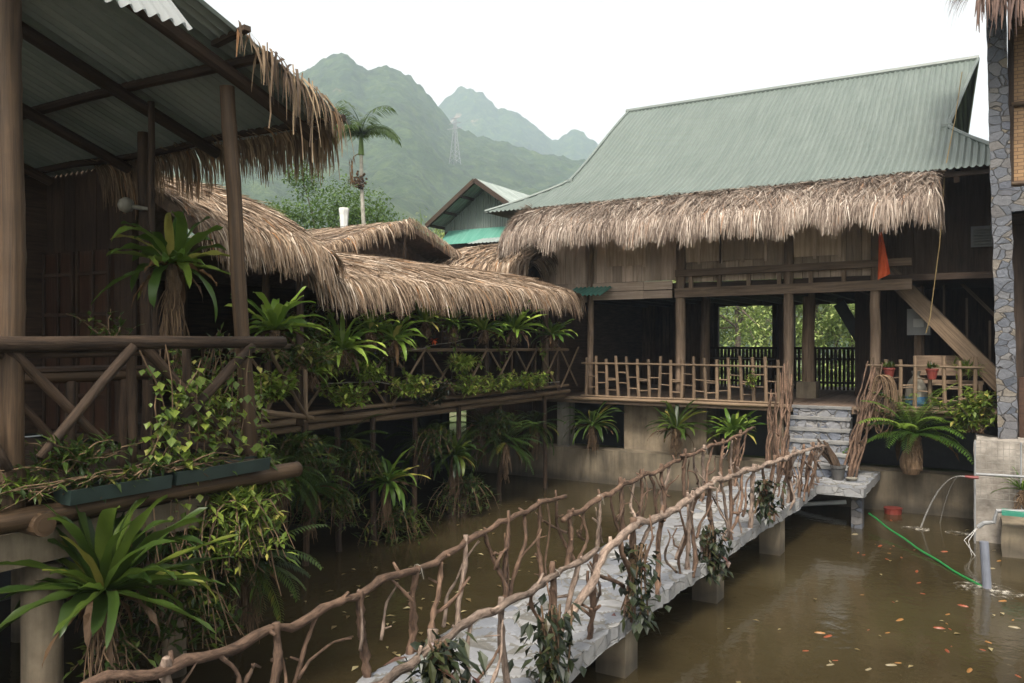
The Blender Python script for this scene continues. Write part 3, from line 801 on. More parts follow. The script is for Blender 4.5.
for x in (-8, -6.4, -4.9, -3.4, -1.9, -.6, .3):
    for s in (1, -1):
        mb = MB()
        for va, vb in ((.03, .3), (.3, .6), (.6, .96)):
            if (x < -8.1 or x > -.85) and vb > .31: continue
            (y0, z0), (y1, z1) = prof(va), prof(vb)
            y0, y1 = (y0, y1) if s > 0 else (2*RY-y0, 2*RY-y1)
            mb.beam((x, y0, z0-.2), (x, y1, z1-.2), .08, .12)
        mb.build('rafter', M['darkwood'], house)
for v in (.02, .25, .5, .75):
    mb = MB(); y, z = prof(v); mb.beam((-8.3 if v < .1 else -8.1, y+.05, z-.10), (-.95 if v > .1 else .3, y+.05, z-.10), .06, .08); mb.build('purlin', M['darkwood'], house)
# thatched awning
def aw(u, v):
    x = -8.3+7.35*u; y = 14.0+1.1*v; z = 2.14+.62*v+.13*math.sin(v*math.pi)
    e = max(0, .05-u)/.05
    return V((x, y, z-e*.03))
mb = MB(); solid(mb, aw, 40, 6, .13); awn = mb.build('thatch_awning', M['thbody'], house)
mb = MB(); thatch(mb, aw, 17000, .42, .0135, lift=.05, fan=.5)
def awl(u, v): # left end wraps round
    a = u*math.pi/2; return V((-8.3-.40*math.sin(a)*(1-v), 14.0+1.1*v+.6*(1-math.cos(a))*(1-v), 2.14+.62*v+.13*math.sin(v*math.pi)-.1*u))
def awr(u, v):
    a = u*math.pi/2; return V((-.95+.12*math.sin(a)*(1-v), 14.0+1.1*v+.5*(1-math.cos(a))*(1-v), 2.14+.62*v+.13*math.sin(v*math.pi)))
thatch(mb, awl, 2000, .40, .016, lift=.06, fan=.5); thatch(mb, awr, 1200, .40, .016, lift=.06, fan=.4)
mb.build('thatch_strips', M['thatch'], awn)
# deck and under-deck
mb = MB()
for i in range(36): mb.box(HX0+(HX1+2.6-HX0)*i/36+.004, HX0+(HX1+2.6-HX0)*(i+1)/36-.004, 15.62, 22.2, DZ-.05, DZ+R.uniform(-.003, .003))
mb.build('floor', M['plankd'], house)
mb = MB()
mb.beam((HX0-.05, 15.56, DZ-.06), (-3.25, 15.56, DZ-.06), .07, .13); mb.beam((-2.25, 15.56, DZ-.06), (.9, 15.56, DZ-.06), .07, .13)
mb.build('deck_beam', M['post'], house)
mb = MB(); bamboo(mb, (HX0-.1, 15.48, DZ-.03), (-3.3, 15.48, DZ-.03), .035, seed=1); bamboo(mb, (-2.2, 15.48, DZ-.03), (.7, 15.48, DZ-.05), .035, seed=2)
mb.build('edge_pole', M['bambooh'], house)
for i, (x0, x1, y, m) in enumerate(((-8.6, 1.6, 17.2, 'concd'),)):
    mb = MB(); mb.box(x0, x1, y, y+.2, -2.35, DZ-.1); mb.build('under_deck_shade', M['black'], house)  # black colour stands in for the shade under the deck
mb = MB(); mb.box(-6.75, -5.0, 16.0, 16.9, -2.35, DZ-.14); mb.build('foundation_block', M['concrete'], house)
for x in (-8.05, -3.6):
    mb = MB(); mb.box(x-.14, x+.14, 15.75, 16.03, -2.35, DZ-.12); mb.build('foundation_pillar', M['concw' if x < -6 else 'concd'], house)
# ground-floor posts
for px, Y, r, z1 in ((680, 15.7, .10, 2.4), (788, 15.7, .095, 2.4), (875, 15.7, .09, 2.4), (590, 15.72, .07, 2.3), (808, 17.6, .13, 1.05), (705, 18.2, .11, 1.05), (784, 20.7, .15, 1.05), (545, 15.72, .08, 2.3)):
    p = ay(px, 340, Y); mb = MB(); pole(mb, (p.x, Y, DZ), (p.x+.02, Y, z1), r, .025, px, taper=.92); q = mb.build('post', M['post'], house, smooth=True)
    if px in (808, 784):
        mb = MB(); mb.box(p.x-.19, p.x+.19, Y-.19, Y+.19, DZ, DZ+.33); mb.build('post_base', M['concrete'], q)
# beams on the front
for z0, z1, x0, y in ((.86, 1.04, -5.5, 15.62), (1.27, 1.40, -5.5, 15.64)):
    mb = MB(); mb.beam((x0, y, (z0+z1)/2), (-1.3, y, (z0+z1)/2+.03), .12, z1-z0); mb.build('beam', M['post'], house)
mb = MB()
for k in range(7): mb = MB(); mb.beam((-5.2+k*.56, 15.66, 1.04), (-5.2+k*.56, 15.66, 1.27), .07, .07, (1, 0, 0)); mb.build('stub_post', M['post'], house)
# upper floor slab, ceiling joists
mb = MB(); mb.box(HX0, .6, 15.75, 22.2, 1.05, 1.16); mb.build('upper_floor', M['darkwood'], house)
mb = MB()
for k in range(12): mb.beam((HX0+.2+k*.6, 15.8, .98), (HX0+.2+k*.6, 22, .98), .09, .13)
mb.build('joists', M['darkwood'], house)
# front wall boards of the upper floor
mb = MB(); x = HX0
while x < -5.5:
    wd = R.uniform(.17, .26); mb.box(x+.004, min(x+wd, -5.46)-.004, 15.74+R.uniform(0, .012), 15.78, 1.22, 2.6); x += wd
x = -7.3
for (a, b) in ((.86, 1.03), (1.035, 1.215)):
    mb.box(-7.35, -6.2, 15.70, 15.73, a, b-.006); mb.box(-6.19, -5.6, 15.70, 15.73, a+.004, b-.008)
x = HX0
while x < -7.36:
    wd = R.uniform(.17, .26); mb.box(x+.004, min(x+wd, -7.36)-.004, 15.74, 15.78, .82, 1.215); x += wd
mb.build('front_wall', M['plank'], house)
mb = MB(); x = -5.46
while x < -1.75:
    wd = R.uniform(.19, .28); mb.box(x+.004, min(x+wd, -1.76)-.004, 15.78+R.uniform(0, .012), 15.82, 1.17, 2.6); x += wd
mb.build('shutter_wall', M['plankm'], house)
for x in (-6.6, -5.05, -4.2, -2.9):
    mb = MB(); mb.box(x-.42, x+.42, 15.70, 15.735, 1.55, 2.5); sh = mb.build('window_shutter', M['plankm'], house)
    mb = MB()
    for a in (-.43, 0, .43): mb.box(x+a-.025, x+a+.025, 15.675, 15.698, 1.5, 2.5)
    mb.build('batten', M['plank'], sh)
# dark back walls with the two open bays
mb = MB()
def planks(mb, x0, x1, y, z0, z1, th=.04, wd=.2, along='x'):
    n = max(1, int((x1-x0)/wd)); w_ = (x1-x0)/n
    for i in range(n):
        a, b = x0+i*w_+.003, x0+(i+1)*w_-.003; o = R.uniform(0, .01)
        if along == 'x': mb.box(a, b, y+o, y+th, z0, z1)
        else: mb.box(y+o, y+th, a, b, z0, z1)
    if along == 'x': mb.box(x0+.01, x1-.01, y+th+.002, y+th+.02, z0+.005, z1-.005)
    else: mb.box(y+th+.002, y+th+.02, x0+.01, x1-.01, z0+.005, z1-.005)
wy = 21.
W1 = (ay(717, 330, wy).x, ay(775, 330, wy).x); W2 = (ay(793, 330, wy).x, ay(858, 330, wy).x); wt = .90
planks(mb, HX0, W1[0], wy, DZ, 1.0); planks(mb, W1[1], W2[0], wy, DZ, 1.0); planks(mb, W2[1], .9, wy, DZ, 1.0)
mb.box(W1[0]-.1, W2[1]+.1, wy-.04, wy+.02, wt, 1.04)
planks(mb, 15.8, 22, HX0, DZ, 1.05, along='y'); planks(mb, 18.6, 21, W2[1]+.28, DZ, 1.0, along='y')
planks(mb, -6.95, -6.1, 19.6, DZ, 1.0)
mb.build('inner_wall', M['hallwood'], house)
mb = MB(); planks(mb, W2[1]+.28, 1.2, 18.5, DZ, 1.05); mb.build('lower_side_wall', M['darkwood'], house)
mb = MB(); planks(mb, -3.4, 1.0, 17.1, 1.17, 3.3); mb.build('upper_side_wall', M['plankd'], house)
mb = MB()
for k in range(6): mb.box(-.42, .25, 17.0-.05, 17.05, 1.75+k*.05, 1.775+k*.05)
mb.box(-.46, .29, 17.02, 17.07, 1.7, 2.07); mb.build('louvre', M['boxgrey'], house)
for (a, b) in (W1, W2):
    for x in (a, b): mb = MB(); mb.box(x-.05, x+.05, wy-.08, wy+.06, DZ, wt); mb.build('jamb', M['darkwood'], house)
# small green tin canopy beside the thatch
mb = MB(); p = ay(587, 295, 15.3); corr(mb, lambda u, v: V((p.x-.42+.84*u, 15.05+.6*v, p.z-.02+.2*v-.08*abs(u-.5)*0)), 9, 2, .02, 6, 'sin', 1, 1); mb.build('tin_canopy', M['roofside'], house)

# balustrades at the back openings
for (a, b), lab in ((W1, 'dark wooden balustrade across the left back opening'), (W2, 'dark wooden balustrade across the right back opening')):
    t = thing('balustrade', lab, 'balustrade', ((a+b)/2, wy-.2, DZ), 'dark balustrades at the back of the house')
    mb = MB()
    for z in (-.16, -.42, -.98): mb.beam((a-.1, wy-.2, z), (b+.1, wy-.2, z), .07, .055)
    mb.build('rails', M['darkwood'], t)
    n = int((b-a)/.09)
    for k in range(n+1):
        x = a+(b-a)*k/n; mb = MB(); mb.tube([(x, wy-.2, DZ), (x, wy-.2, -.98), (x, wy-.2, -.8), (x, wy-.2, -.6), (x, wy-.2, -.42), (x, wy-.2, -.17)], [.030, .030, .044, .030, .044, .030], 6); mb.build('baluster', M['darkwood'], t)
# long table and benches in the gloom, seen as dark verticals
t = thing('dining_table', 'dark wooden table in the shaded hall before the left back opening', 'table', (-5.2, 19.2, DZ))
mb = MB(); mb.box(-6.1, -4.5, 18.9, 19.6, DZ+.72, DZ+.76); mb.build('tabletop', M['darkwood'], t)
for x in (-6, -4.6):
    for y in (19., 19.5):
        mb = MB(); mb.box(x-.04, x+.04, y-.04, y+.04, DZ, DZ+.72); mb.build('leg', M['darkwood'], t)
# tilted shutter in the right opening
q = ay(851, 322, 20.3); t = thing('tilted_panel', 'black tilted panel hanging at the right back opening', 'panel', q)
mb = MB(); mb.beam(q+V((-.26, 0, .44)), q+V((.22, 0, -.42)), .26, .07, (0, 1, 0)); mb.build('board', M['black'], t)
mb = MB(); mb.beam(q+V((.0, .0, -.1)), q+V((.5, .1, -.1)), .04, .04); mb.build('bracket', M['black'], t)
for px, py, lab in ((720, 294, 'white ceiling lamp on the front beam above the left opening'), (797, 292, 'white ceiling lamp just right of the front porch post'), (823, 291, 'white ceiling lamp above the right back opening')):
    q = ay(px, py, 16.2); t = thing('ceiling_lamp', lab, 'lamp', q, 'small white ceiling lamps'); mb = MB(); mb.lathe(q, [(.03, .05), (.075, .03), (.08, 0), (.05, -.02)], 12); mb.build('shade', M['white'], t)
    mb = MB(); mb.tube([q+V((0, 0, .04)), q+V((0, 0, .2 if False else .1))], .012, 6); mb.build('stem', M['white'], t)
# retaining wall
mb = MB(); nU = 60
def rw(u, v): return V((-10.2+10.9*u, 15.47-.03*(1-v)+.012*noise.noise(V((u*40, v*3, 0))), -3.8+1.58*v+.012*noise.noise(V((u*30, 0, 4)))*v))
mb.grid(rw, nU, 8); mb.grid(lambda u, v: V((-10.2+10.9*u, 15.47+.45*v, -2.22+.012*noise.noise(V((u*30, 0, 4)))*(1-v))), nU, 1)
mb.poly([(-10.2, 15.92, -2.22), (.7, 15.92, -2.22), (.7, 15.92, -3.8), (-10.2, 15.92, -3.8)])
tag(mb.build('retaining_wall', M['concd']), 'stained concrete retaining wall along the far edge of pond', 'wall')

# bamboo lattice fences on the deck
def bfence(x0, x1, lab, n, h=.80, skew=.03):
    t = thing('bamboo_fence', lab, 'fence', ((x0+x1)/2, 15.55, DZ))
    mb = MB(); bamboo(mb, (x0-.1, 15.55, DZ+h-.1), (x1+.1, 15.55, DZ+h-.12), .022, seed=n); mb.build('top_rail', M['bambooh'], t)
    mb = MB(); bamboo(mb, (x0-.1, 15.53, DZ+.03), (x1+.1, 15.53, DZ+.02), .022, seed=n+1); mb.build('bottom_rail', M['bambooh'], t)
    for k in range(n+1):
        x = x0+(x1-x0)*k/n; s = R.uniform(-1, 1)*skew
        mb = MB(); bamboo(mb, (x+s, 15.57, DZ), (x-s, 15.57, DZ+h+R.uniform(-.02, .08)), .034, seed=k, node=.2); mb.build('stake', M['bambooh'], t)
        if k < n:
            zs = (.30, .52) if k % 2 else (.20, .42)
            if k % 3 == 2: zs = (.16, .36, .40)
            for z in zs:
                mb = MB(); bamboo(mb, (x, 15.57, DZ+z), (x+(x1-x0)/n, 15.57, DZ+z+R.uniform(-.015, .015)), .014, seed=k); mb.build('rung', M['bambooh'], t)
bfence(ay(586, 380, 15.55).x, ay(778, 380, 15.55).x, 'long bamboo lattice fence left of the stone steps', 17)
bfence(ay(872, 380, 15.55).x, ay(975, 380, 15.55).x, 'short bamboo lattice fence right of the stone steps', 7, .84, .01)

# wooden staircase at the right
a, b = ay(884, 268, 16.3), ay(1000, 384, 16.3); dd = (b-a); b = a+dd*1.42
t = thing('wooden_staircase', 'wooden staircase descending behind the stone column at right', 'staircase', (b.x, 16.6, DZ))
for y in (16.3, 17.2):
    mb = MB(); mb.beam(V((a.x, y, a.z)), V((b.x, y, b.z)), .06, .30, (0, 1, 0)) if False else mb.obox((V((a.x, y, a.z))+V((b.x, y, b.z)))/2, V((b.x-a.x, 0, b.z-a.z))/2, V((-(b.z-a.z), 0, (b.x-a.x))).normalized()*.14, V((0, .03, 0))); mb.build('stringer', M['bambooh'] if y < 17 else M['post'], t)
mb = MB()
for k in range(1, 9):
    q = V((a.x, 0, a.z)).lerp(V((b.x, 0, b.z)), k/9); mb.box(q.x-.12, q.x+.12, 16.34, 17.16, q.z-.02, q.z+.02)
mb.build('treads', M['post'], t)
mb = MB(); off = V((.42, 0, .62)); mb.beam(V((a.x, 17.2, a.z))+off, V((b.x, 17.2, b.z))+off, .05, .06); mb.build('handrail', M['post'], t)
for k in range(7):
    q = V((a.x, 17.2, a.z)).lerp(V((b.x, 17.2, b.z)), (k+.5)/7); mb = MB(); mb.beam(q, q+V((0, 0, .92)), .04, .04, (1, 0, 0)); mb.build('baluster', M['post'], t)
# meter box on a post
q = ay(919, 322, 17.6); t = thing('meter_box', 'pale grey meter box on a post behind the staircase', 'meter box', (q.x, 17.6, DZ))
mb = MB(); mb.box(q.x-.2, q.x+.2, 17.5, 17.66, q.z-.25, q.z+.25); mb.build('casing', M['boxgrey'], t)
mb = MB(); mb.box(q.x-.09, q.x+.09, 17.485, 17.499, q.z-.10, q.z+.06); mb.build('window', M['white'], t)
mb = MB(); pole(mb, (q.x, 17.78, DZ), (q.x, 17.78, 1.05), .1, .02, 5); mb.build('post', M['post'], t)
# orange pennant
q = ay(879, 232, 15.4); t = thing('pennant', 'narrow orange pennant hanging from the thatched awning', 'pennant', q)
mb = MB(); mb.grid(lambda u, v: V((q.x+(u-.1)*.20*(.25+.75*v), 15.4+.03*math.sin(u*6+v*4), q.z-.72*v-.10*(1-u)*v)), 6, 12); mb.build('cloth', M['orange'], t)
# yellow rope under the gable
q0, q1, q2 = ay(962, 72, 16.9), ay(945, 170, 15.0), ay(930, 318, 15.3)
mb = MB(); mb.tube([q0, q0.lerp(q1, .5)+V((.02, 0, 0)), q1, q1.lerp(q2, .5)+V((.03, 0, 0)), q2, q2+V((-.06, 0, -.25))], .008, 6)
tag(mb.build('rope', M['rope'], origin=q2), 'thin yellow rope hanging from the right gable', 'rope')
# things on the right deck
for px, py, lab in ((889, 373, 'red flower pot hung on the fence next to the steps'), (932, 374, 'red flower pot hung mid fence in front of the meter post')):
    q = ay(px, py, 15.47); t = thing('flower_pot', lab, 'flower pot', q-V((0, 0, .09)), 'red pots on the right fence')
    mb = MB(); mb.lathe(q-V((0, 0, .09)), [(.06, 0), (.09, .14), (.10, .15), (.10, .18), (.085, .18), (.08, .14)], 14); mb.build('pot', M['redpot'], t)
    mb = MB()
    for k in range(30): leaf(mb, q+V((R.gauss(0, .04), R.gauss(0, .03), .1)), V((R.gauss(0, .6), R.gauss(0, .6), .7)), .12, .035)
    mb.build('leaves', M['shrub'], t)
q = ay(947, 388, 16.1); t = thing('wooden_bench', 'low wooden bench with dark bundles behind the right bamboo fence', 'bench', (q.x, 16.2, DZ))
mb = MB(); mb.box(q.x-.55, q.x+.55, 16.1, 16.5, DZ+.42, DZ+.47); mb.build('seat', M['post'], t)
mb = MB(); mb.box(q.x-.55, q.x+.55, 16.5, 16.54, DZ+.55, DZ+.9); mb.build('backrest', M['post'], t)
for x in (-.5, .5):
    for y in (16.13, 16.46): mb = MB(); mb.box(q.x+x-.03, q.x+x+.03, y-.03, y+.03, DZ, DZ+.42); mb.build('leg', M['post'], t)
q = ay(916, 398, 15.9); t = thing('plastic_sack', 'white plastic sack with blue base behind the right bamboo fence', 'sack', (q.x, 15.9, DZ))
mb = MB(); mb.lathe((q.x, 15.9, DZ), [(.12, 0), (.17, .08), (.18, .2)], 12); M['blue'] = m_plain('blue', (.03, .10, .2), (.05, .14, .26), 6, .6, .1); mb.build('blue_base', M['blue'], t)
mb = MB(); mb.lathe((q.x, 15.9, DZ+.2), [(.18, 0), (.17, .14), (.12, .26), (.05, .36), (.08, .44)], 12); mb.build('white_top', M['concw'], t)
# ================================================================== FOOTBRIDGE
BXL, BXR = -3.87, -2.72
def bz_(y): return -2.38+.13*max(0, min(1, (y-4)/9.5))**1.2
def bxl(y): return BXL+.02*math.sin(y*2.1)+.25*max(0, (y-10)/4)
def bxr(y): return BXR+.02*math.sin(y*1.7)+.30*max(0, (y-8)/6)
bridge = thing('footbridge', 'narrow stone paved footbridge crossing the pond on square piers', 'footbridge', (-3.3, 7.5, WZ))
mb = MB(); ya, yb = .6, 13.75
def edgej(y, s): return .035*noise.noise(V((y*4.3, s, 0)))+.03*noise.noise(V((y*11, s, 2)))
def top(u, v):
    y = ya+(yb-ya)*v; x = bxl(y)+edgej(y, 1)+(bxr(y)+edgej(y, 5)-bxl(y)-edgej(y, 1))*u
    return V((x, y, bz_(y)+.012*noise.noise(V((x*3, y*3, 1)))))
pave_grid(mb, top, 44, 520, 4.2); mb.build('paving', M['pavef'], bridge, smooth=False); mb = MB()
TH = .13
mb.grid(lambda u, v: top(1, v)-V((.02*u*0, 0, TH*u*(1+.25*noise.noise(V((v*60, 0, 3)))))), 3, 170)
mb.grid(lambda u, v: top(0, v)-V((0, 0, TH*u)), 2, 170)
mb.grid(lambda u, v: top(u, v)-V((0, 0, TH*.98)), 2, 60)
mb.build('deck', M['pave'], bridge)
for y in (1.2, 2.9, 4.8, 6.75, 9.15, 11.6):
    x = bxr(y)-.18
    for xx in (x, bxl(y)+.22):
        mb = MB(); mb.box(xx-.14, xx+.14, y-.14, y+.14, -3.85, bz_(y)-TH+.005); mb.build('pier', M['concd'], bridge)
    mb = MB(); mb.box(bxl(y)+.05, bxr(y)-.05, y-.1, y+.1, bz_(y)-TH-.14, bz_(y)-TH+.003); mb.build('cross_beam', M['concd'], bridge)
# landing before the steps
mb = MB()
def land(u, v):
    y = 13.45+2.0*v; x0 = -3.7; x1 = -1.78
    return V((x0+(x1-x0)*u+.03*noise.noise(V((y*4, u*3, 7))), y+.03*noise.noise(V((u*9, 3, 1)))*(1-v), -2.235+.008*noise.noise(V((u*7, v*7, 2)))))
pave_grid(mb, land, 60, 60, 4.2); mb.build('landing_paving', M['pavef'], bridge); mb = MB()
mb.grid(lambda u, v: land(u, 0)-V((0, 0, .13*v)), 24, 2); mb.grid(lambda u, v: land(1, u)-V((0, 0, .13*v)), 20, 2); mb.grid(lambda u, v: land(u, v)-V((0, 0, .13)), 6, 6)
mb.build('landing', M['pave'], bridge)
mb = MB(); mb.box(-2.0, -1.84, 13.75, 13.95, -3.85, -2.36); mb.build('landing_leg', M['slate'], bridge)
mb = MB(); mb.box(-3.4, -3.2, 13.9, 14.1, -3.85, -2.36); mb.build('landing_leg', M['concd'], bridge)
# steps
st = thing('stone_steps', 'bluish stone steps rising from the footbridge landing to the house', 'steps', (-2.75, 15., -2.235))
N = 6
for k in range(N):
    z1 = -2.235+(DZ+2.235)*(k+1)/N; y0 = 14.35+.22*k; x0, x1 = -3.30+.015*k, -2.16-.02*k
    mb = MB()
    def stp(u, v): return V((x0+(x1-x0)*u, y0+.012*noise.noise(V((u*9, k, v*4))), z1-.185+.15*v))
    mb.grid(stp, 14, 3)
    for x in (x0, x1): mb.poly([(x, y0, -2.235), (x, y0+.23, -2.235), (x, y0+.23, z1-.04), (x, y0, z1-.04)], .5)
    p_ = mb.build('step', M['step'], st); mb = MB()
    nz = lambda u: .02*noise.noise(V((u*7, k, 2)))
    mb.grid(lambda u, v: V((x0-.02+(x1-x0+.04)*u, y0-.035+(.27 if k < N-1 else .15)*v+nz(u)*(1-v), z1+.008*noise.noise(V((u*8, k, v*3))))), 16, 3)
    mb.grid(lambda u, v: V((x0-.02+(x1-x0+.04)*u, y0-.035+nz(u)+.01*v, z1+.008*noise.noise(V((u*8, k, 0)))-.045*v)), 16, 1)
    mb.build('tread', M['tread'], p_)

# ================================================================== TWIG RAILINGS
def railing(name, label, rails, base_x, ys, seed0, mat_rail, side):
    t = thing('twig_railing', label, 'railing', (base_x(7), 7, bz_(7)))
    paths = []
    for i, (pts, r) in enumerate(rails):
        full = []
        for (p, q) in zip(pts, pts[1:]):
            n = max(2, int((q-p).length/.085))
            for k in range(n):
                c = p.lerp(q, k/n); full.append(c+V(noise.noise_vector(c*2.3+V((i*5, 0, 0))))*.045+V(noise.noise_vector(c*6.1))*.028)
        full.append(pts[-1]); paths.append(full)
        rs = [r*(1.05-.35*k/len(full))*(1+.38*noise.noise(V((k*.55, i*3., seed0)))) for k in range(len(full))]
        mb = MB(); mb.tube(full, rs, 9, jit=.26)
        for k in range(3, len(full)-1, 7):
            d = V((R.uniform(-.6, .6), R.uniform(-.3, .3), R.uniform(-.2, .9))).normalized(); L = R.uniform(.05, .11)
            mb.tube([full[k], full[k]+d*L], [rs[k]*.6, rs[k]*.4], 6)
        mb.build('top_rail', M[mat_rail], t, smooth=True)
    def railz(y):
        best = None
        for f in paths:
            for p, q in zip(f, f[1:]):
                lo, hi = sorted((p.y, q.y))
                if lo <= y <= hi:
                    c = p.lerp(q, (y-p.y)/(q.y-p.y+1e-9))
                    if best is None or c.z > best.z: best = c
        return best
    for i, y in enumerate(ys):
        tp = railz(y)
        if tp is None: continue
        bx = base_x(y)+R.uniform(-.05, .05)
        k = i % 4; lean = R.uniform(-.12, .12) if k in (0, 2) else (R.uniform(.2, .46) if k == 1 else -R.uniform(.25, .55))
        yb_ = min(13.7, y+lean); b = V((bx, yb_, bz_(yb_)-.06))
        e = tp+V((R.uniform(-.02, .02), 0, R.uniform(.03, .10) if k in (0, 2) else -.02))
        mb = MB(); r = R.uniform(.022, .032) if k in (0, 2) else R.uniform(.014, .025)
        twig(mb, b, e, r*1.1, r*.8, .05 if k in (0, 2) else .12, seed0+i*1.9, 16, stubs=2 if k == 0 else 1)
        mb.build('post' if k in (0, 2) else 'brace', M['twig' if R.random() < .7 else 'twigg'], t, smooth=True)
        if k in (1, 3):   # curved fork between posts
            mb = MB(); c = b.lerp(e, R.uniform(.4, .6)); q = V((bx, y+R.uniform(.2, .35)*R.choice((-1, 1)), tp.z-R.uniform(.1, .25)))
            twig(mb, c, q, r*.8, r*.5, .12, seed0+i, 7, stubs=1); mb.build('fork', M['twig'], t, smooth=True)
        if k in (0, 2):
            for _ in range(1):
                mb = MB(); y2 = y+R.uniform(-.45, .45); y2 = min(13.6, max(1, y2)); b2 = V((bx+R.uniform(-.03, .03), y2, bz_(y2)+R.uniform(-.05, .25))); e2 = tp+V((R.uniform(-.05, .05), R.uniform(-.3, .3), R.uniform(-.12, .06)))
                twig(mb, b2, e2, R.uniform(.010, .017), .007, .13, seed0+i*2.7+_, 12, stubs=1); mb.build('thin_twig', M['twig' if R.random() < .6 else 'twigg'], t, smooth=True)
        # white tie
        if k in (0, 2) and i % 5 == 0:
            mb = MB(); c = tp; mb.tube([c+V((.040*math.cos(a), .01, .040*math.sin(a))) for a in [j*.8 for j in range(9)]]+[c+V((.05, .02, -.07))], .0026, 4); mb.build('tie', M['net'], t)
    return t
XL = -3.84
lr = [[ax(px, py, XL) for px, py in ((60, 693), (110, 683), (215, 653), (330, 606), (415, 571), (490, 529), (530, 509), (566, 496))],
      [ax(px, py, XL) for px, py in ((562, 520), (600, 497), (640, 478), (690, 456))]+[V((-3.75, 10.9, -1.58)), V((-3.66, 11.8, -1.55)), V((-3.55, 12.8, -1.48)), V((-3.45, 13.6, -1.40))]]
lr[0] = [V((-3.84, .8, -1.80)), V((-3.84, 1.6, -1.76))]+lr[0][1:]
lys = [1.2, 1.7, 2.2, 2.55, 2.85, 3.2, 3.6, 4.0, 4.4]+[4.75+.33*i for i in range(28)]
railing('l', 'left reddish twig railing of the footbridge, bound with white ties', [(lr[0], .031), (lr[1], .029)], lambda y: bxl(y)+.05, lys, 11, 'twig', 0)
XR = -2.72
rr_ = [[V((-2.74, .9, -1.72)), V((-2.74, 2.2, -1.70)), ax(380, 687, XR)]+[ax(px, py, XR) for px, py in ((432, 648), (480, 614), (540, 585), (585, 558), (598, 548))],
       [ax(px, py, -2.70) for px, py in ((564, 625), (590, 588), (612, 545), (632, 526), (664, 515), (690, 496), (712, 484), (745, 470))]+[V((-2.60, 10.2, -1.56)), V((-2.52, 11.2, -1.56)), V((-2.46, 12.2, -1.58)), V((-2.40, 13.0, -1.60)), V((-2.34, 13.55, -1.64))]]
rys = [1.1, 1.6, 2.1, 2.5, 2.9, 3.3, 3.75, 4.15]+[4.5+.36*i for i in range(19)]+[11.45+.2*i for i in range(11)]
railing('r', 'right pale twig railing of the footbridge with dark plants tied on', [(rr_[0], .030), (rr_[1], .034)], lambda y: bxr(y)-.05, rys, 57, 'twigg', 1)
# twig bundles flanking the steps
def bundle(label, foot, head, n, rope):
    t = thing('twig_bundle', label, 'twig bundle', foot)
    mb = MB()
    for i in range(n):
        o = V((R.gauss(0, .07), R.gauss(0, .06), 0)); twig(mb, V(foot)+o, V(head)+V((R.gauss(0, .07), R.gauss(0, .05), R.uniform(-.25, .12))), .022, .011, .12, i*3.3+foot[0], 9, stubs=1)
    mb.build('branches', M['twig'], t, smooth=True)
    if rope:
        mb = MB()
        for i in range(12):
            c = V(head)+V((.14+R.gauss(0, .05), -.08+R.gauss(0, .04), -.15)); rad_ = R.uniform(.10, .2); dz_ = R.uniform(.55, 1.05)
            mb.tube([c+V((rad_*math.sin(a)*.9, 0, -dz_*(1-math.cos(a))/2)) for a in [j*.449 for j in range(15)]], .011, 5)
        mb.build('vine_coil', M['rope'] if False else M['rootm'], t)
q = ay(784, 470, 14.3); h = ay(786, 366, 14.9)
bundle('twig bundle climbing the left side of the stone steps', (q.x, q.y, -2.24), h, 8, False)
q = ay(849, 452, 14.5); h = ay(876, 366, 15.2)
bundle('thick twig bundle with coiled vines right of the stone steps', (q.x, q.y, -2.24), h, 15, True)
q = ay(752, 462, 14.7)
bundle('twig bundle standing at the corner between long fence and steps', (-3.5, 14.9, -2.24), ay(770, 388, 15.2), 7, False)
# pots on the landing
q = az(838, 480, -2.235); t = thing('plant_pot', 'dark plant pot with curled bark at the end of right railing', 'pot', q)
mb = MB(); mb.lathe(q, [(.08, 0), (.11, .18), (.125, .2), (.125, .24), (.1, .24), (.09, .19)], 16); mb.build('pot', M['pot'], t)
mb = MB()
for i in range(7): mb.tube(crooked(q+V((0, 0, .2)), q+V((-.28+R.gauss(0, .06), R.gauss(0, .05), .62+R.gauss(0, .05))), 5, .05, i), [.045, .05, .045, .035, .03, .015], 6, jit=.2)
mb.build('bark', M['log'], t)
q = az(852, 481, -2.235); mb = MB(); mb.lathe(q, [(.05, 0), (.09, .035), (.10, .05), (.09, .05), (.04, .015)], 18); tag(mb.build('bowl', M['concw'], origin=q), 'small white bowl on the stone landing', 'bowl')
q = ay(893, 505, 15.25); q.z = WZ; t = thing('red_basket', 'red mesh basket in the water under the landing', 'basket', q)
mb = MB(); mb.lathe(q-V((0, 0, .1)), [(.12, 0), (.14, .17), (.15, .20), (.13, .20)], 14); mb.build('body', M['redpot'], t)
p0, p1 = ay(790, 505, 14.9), ay(846, 502, 14.9); mb = MB(); mb.tube([p0, p1], .035, 8); tag(mb.build('drain_pipe', M['white'], origin=p0), 'white plastic pipe lying below the stone landing', 'pipe')

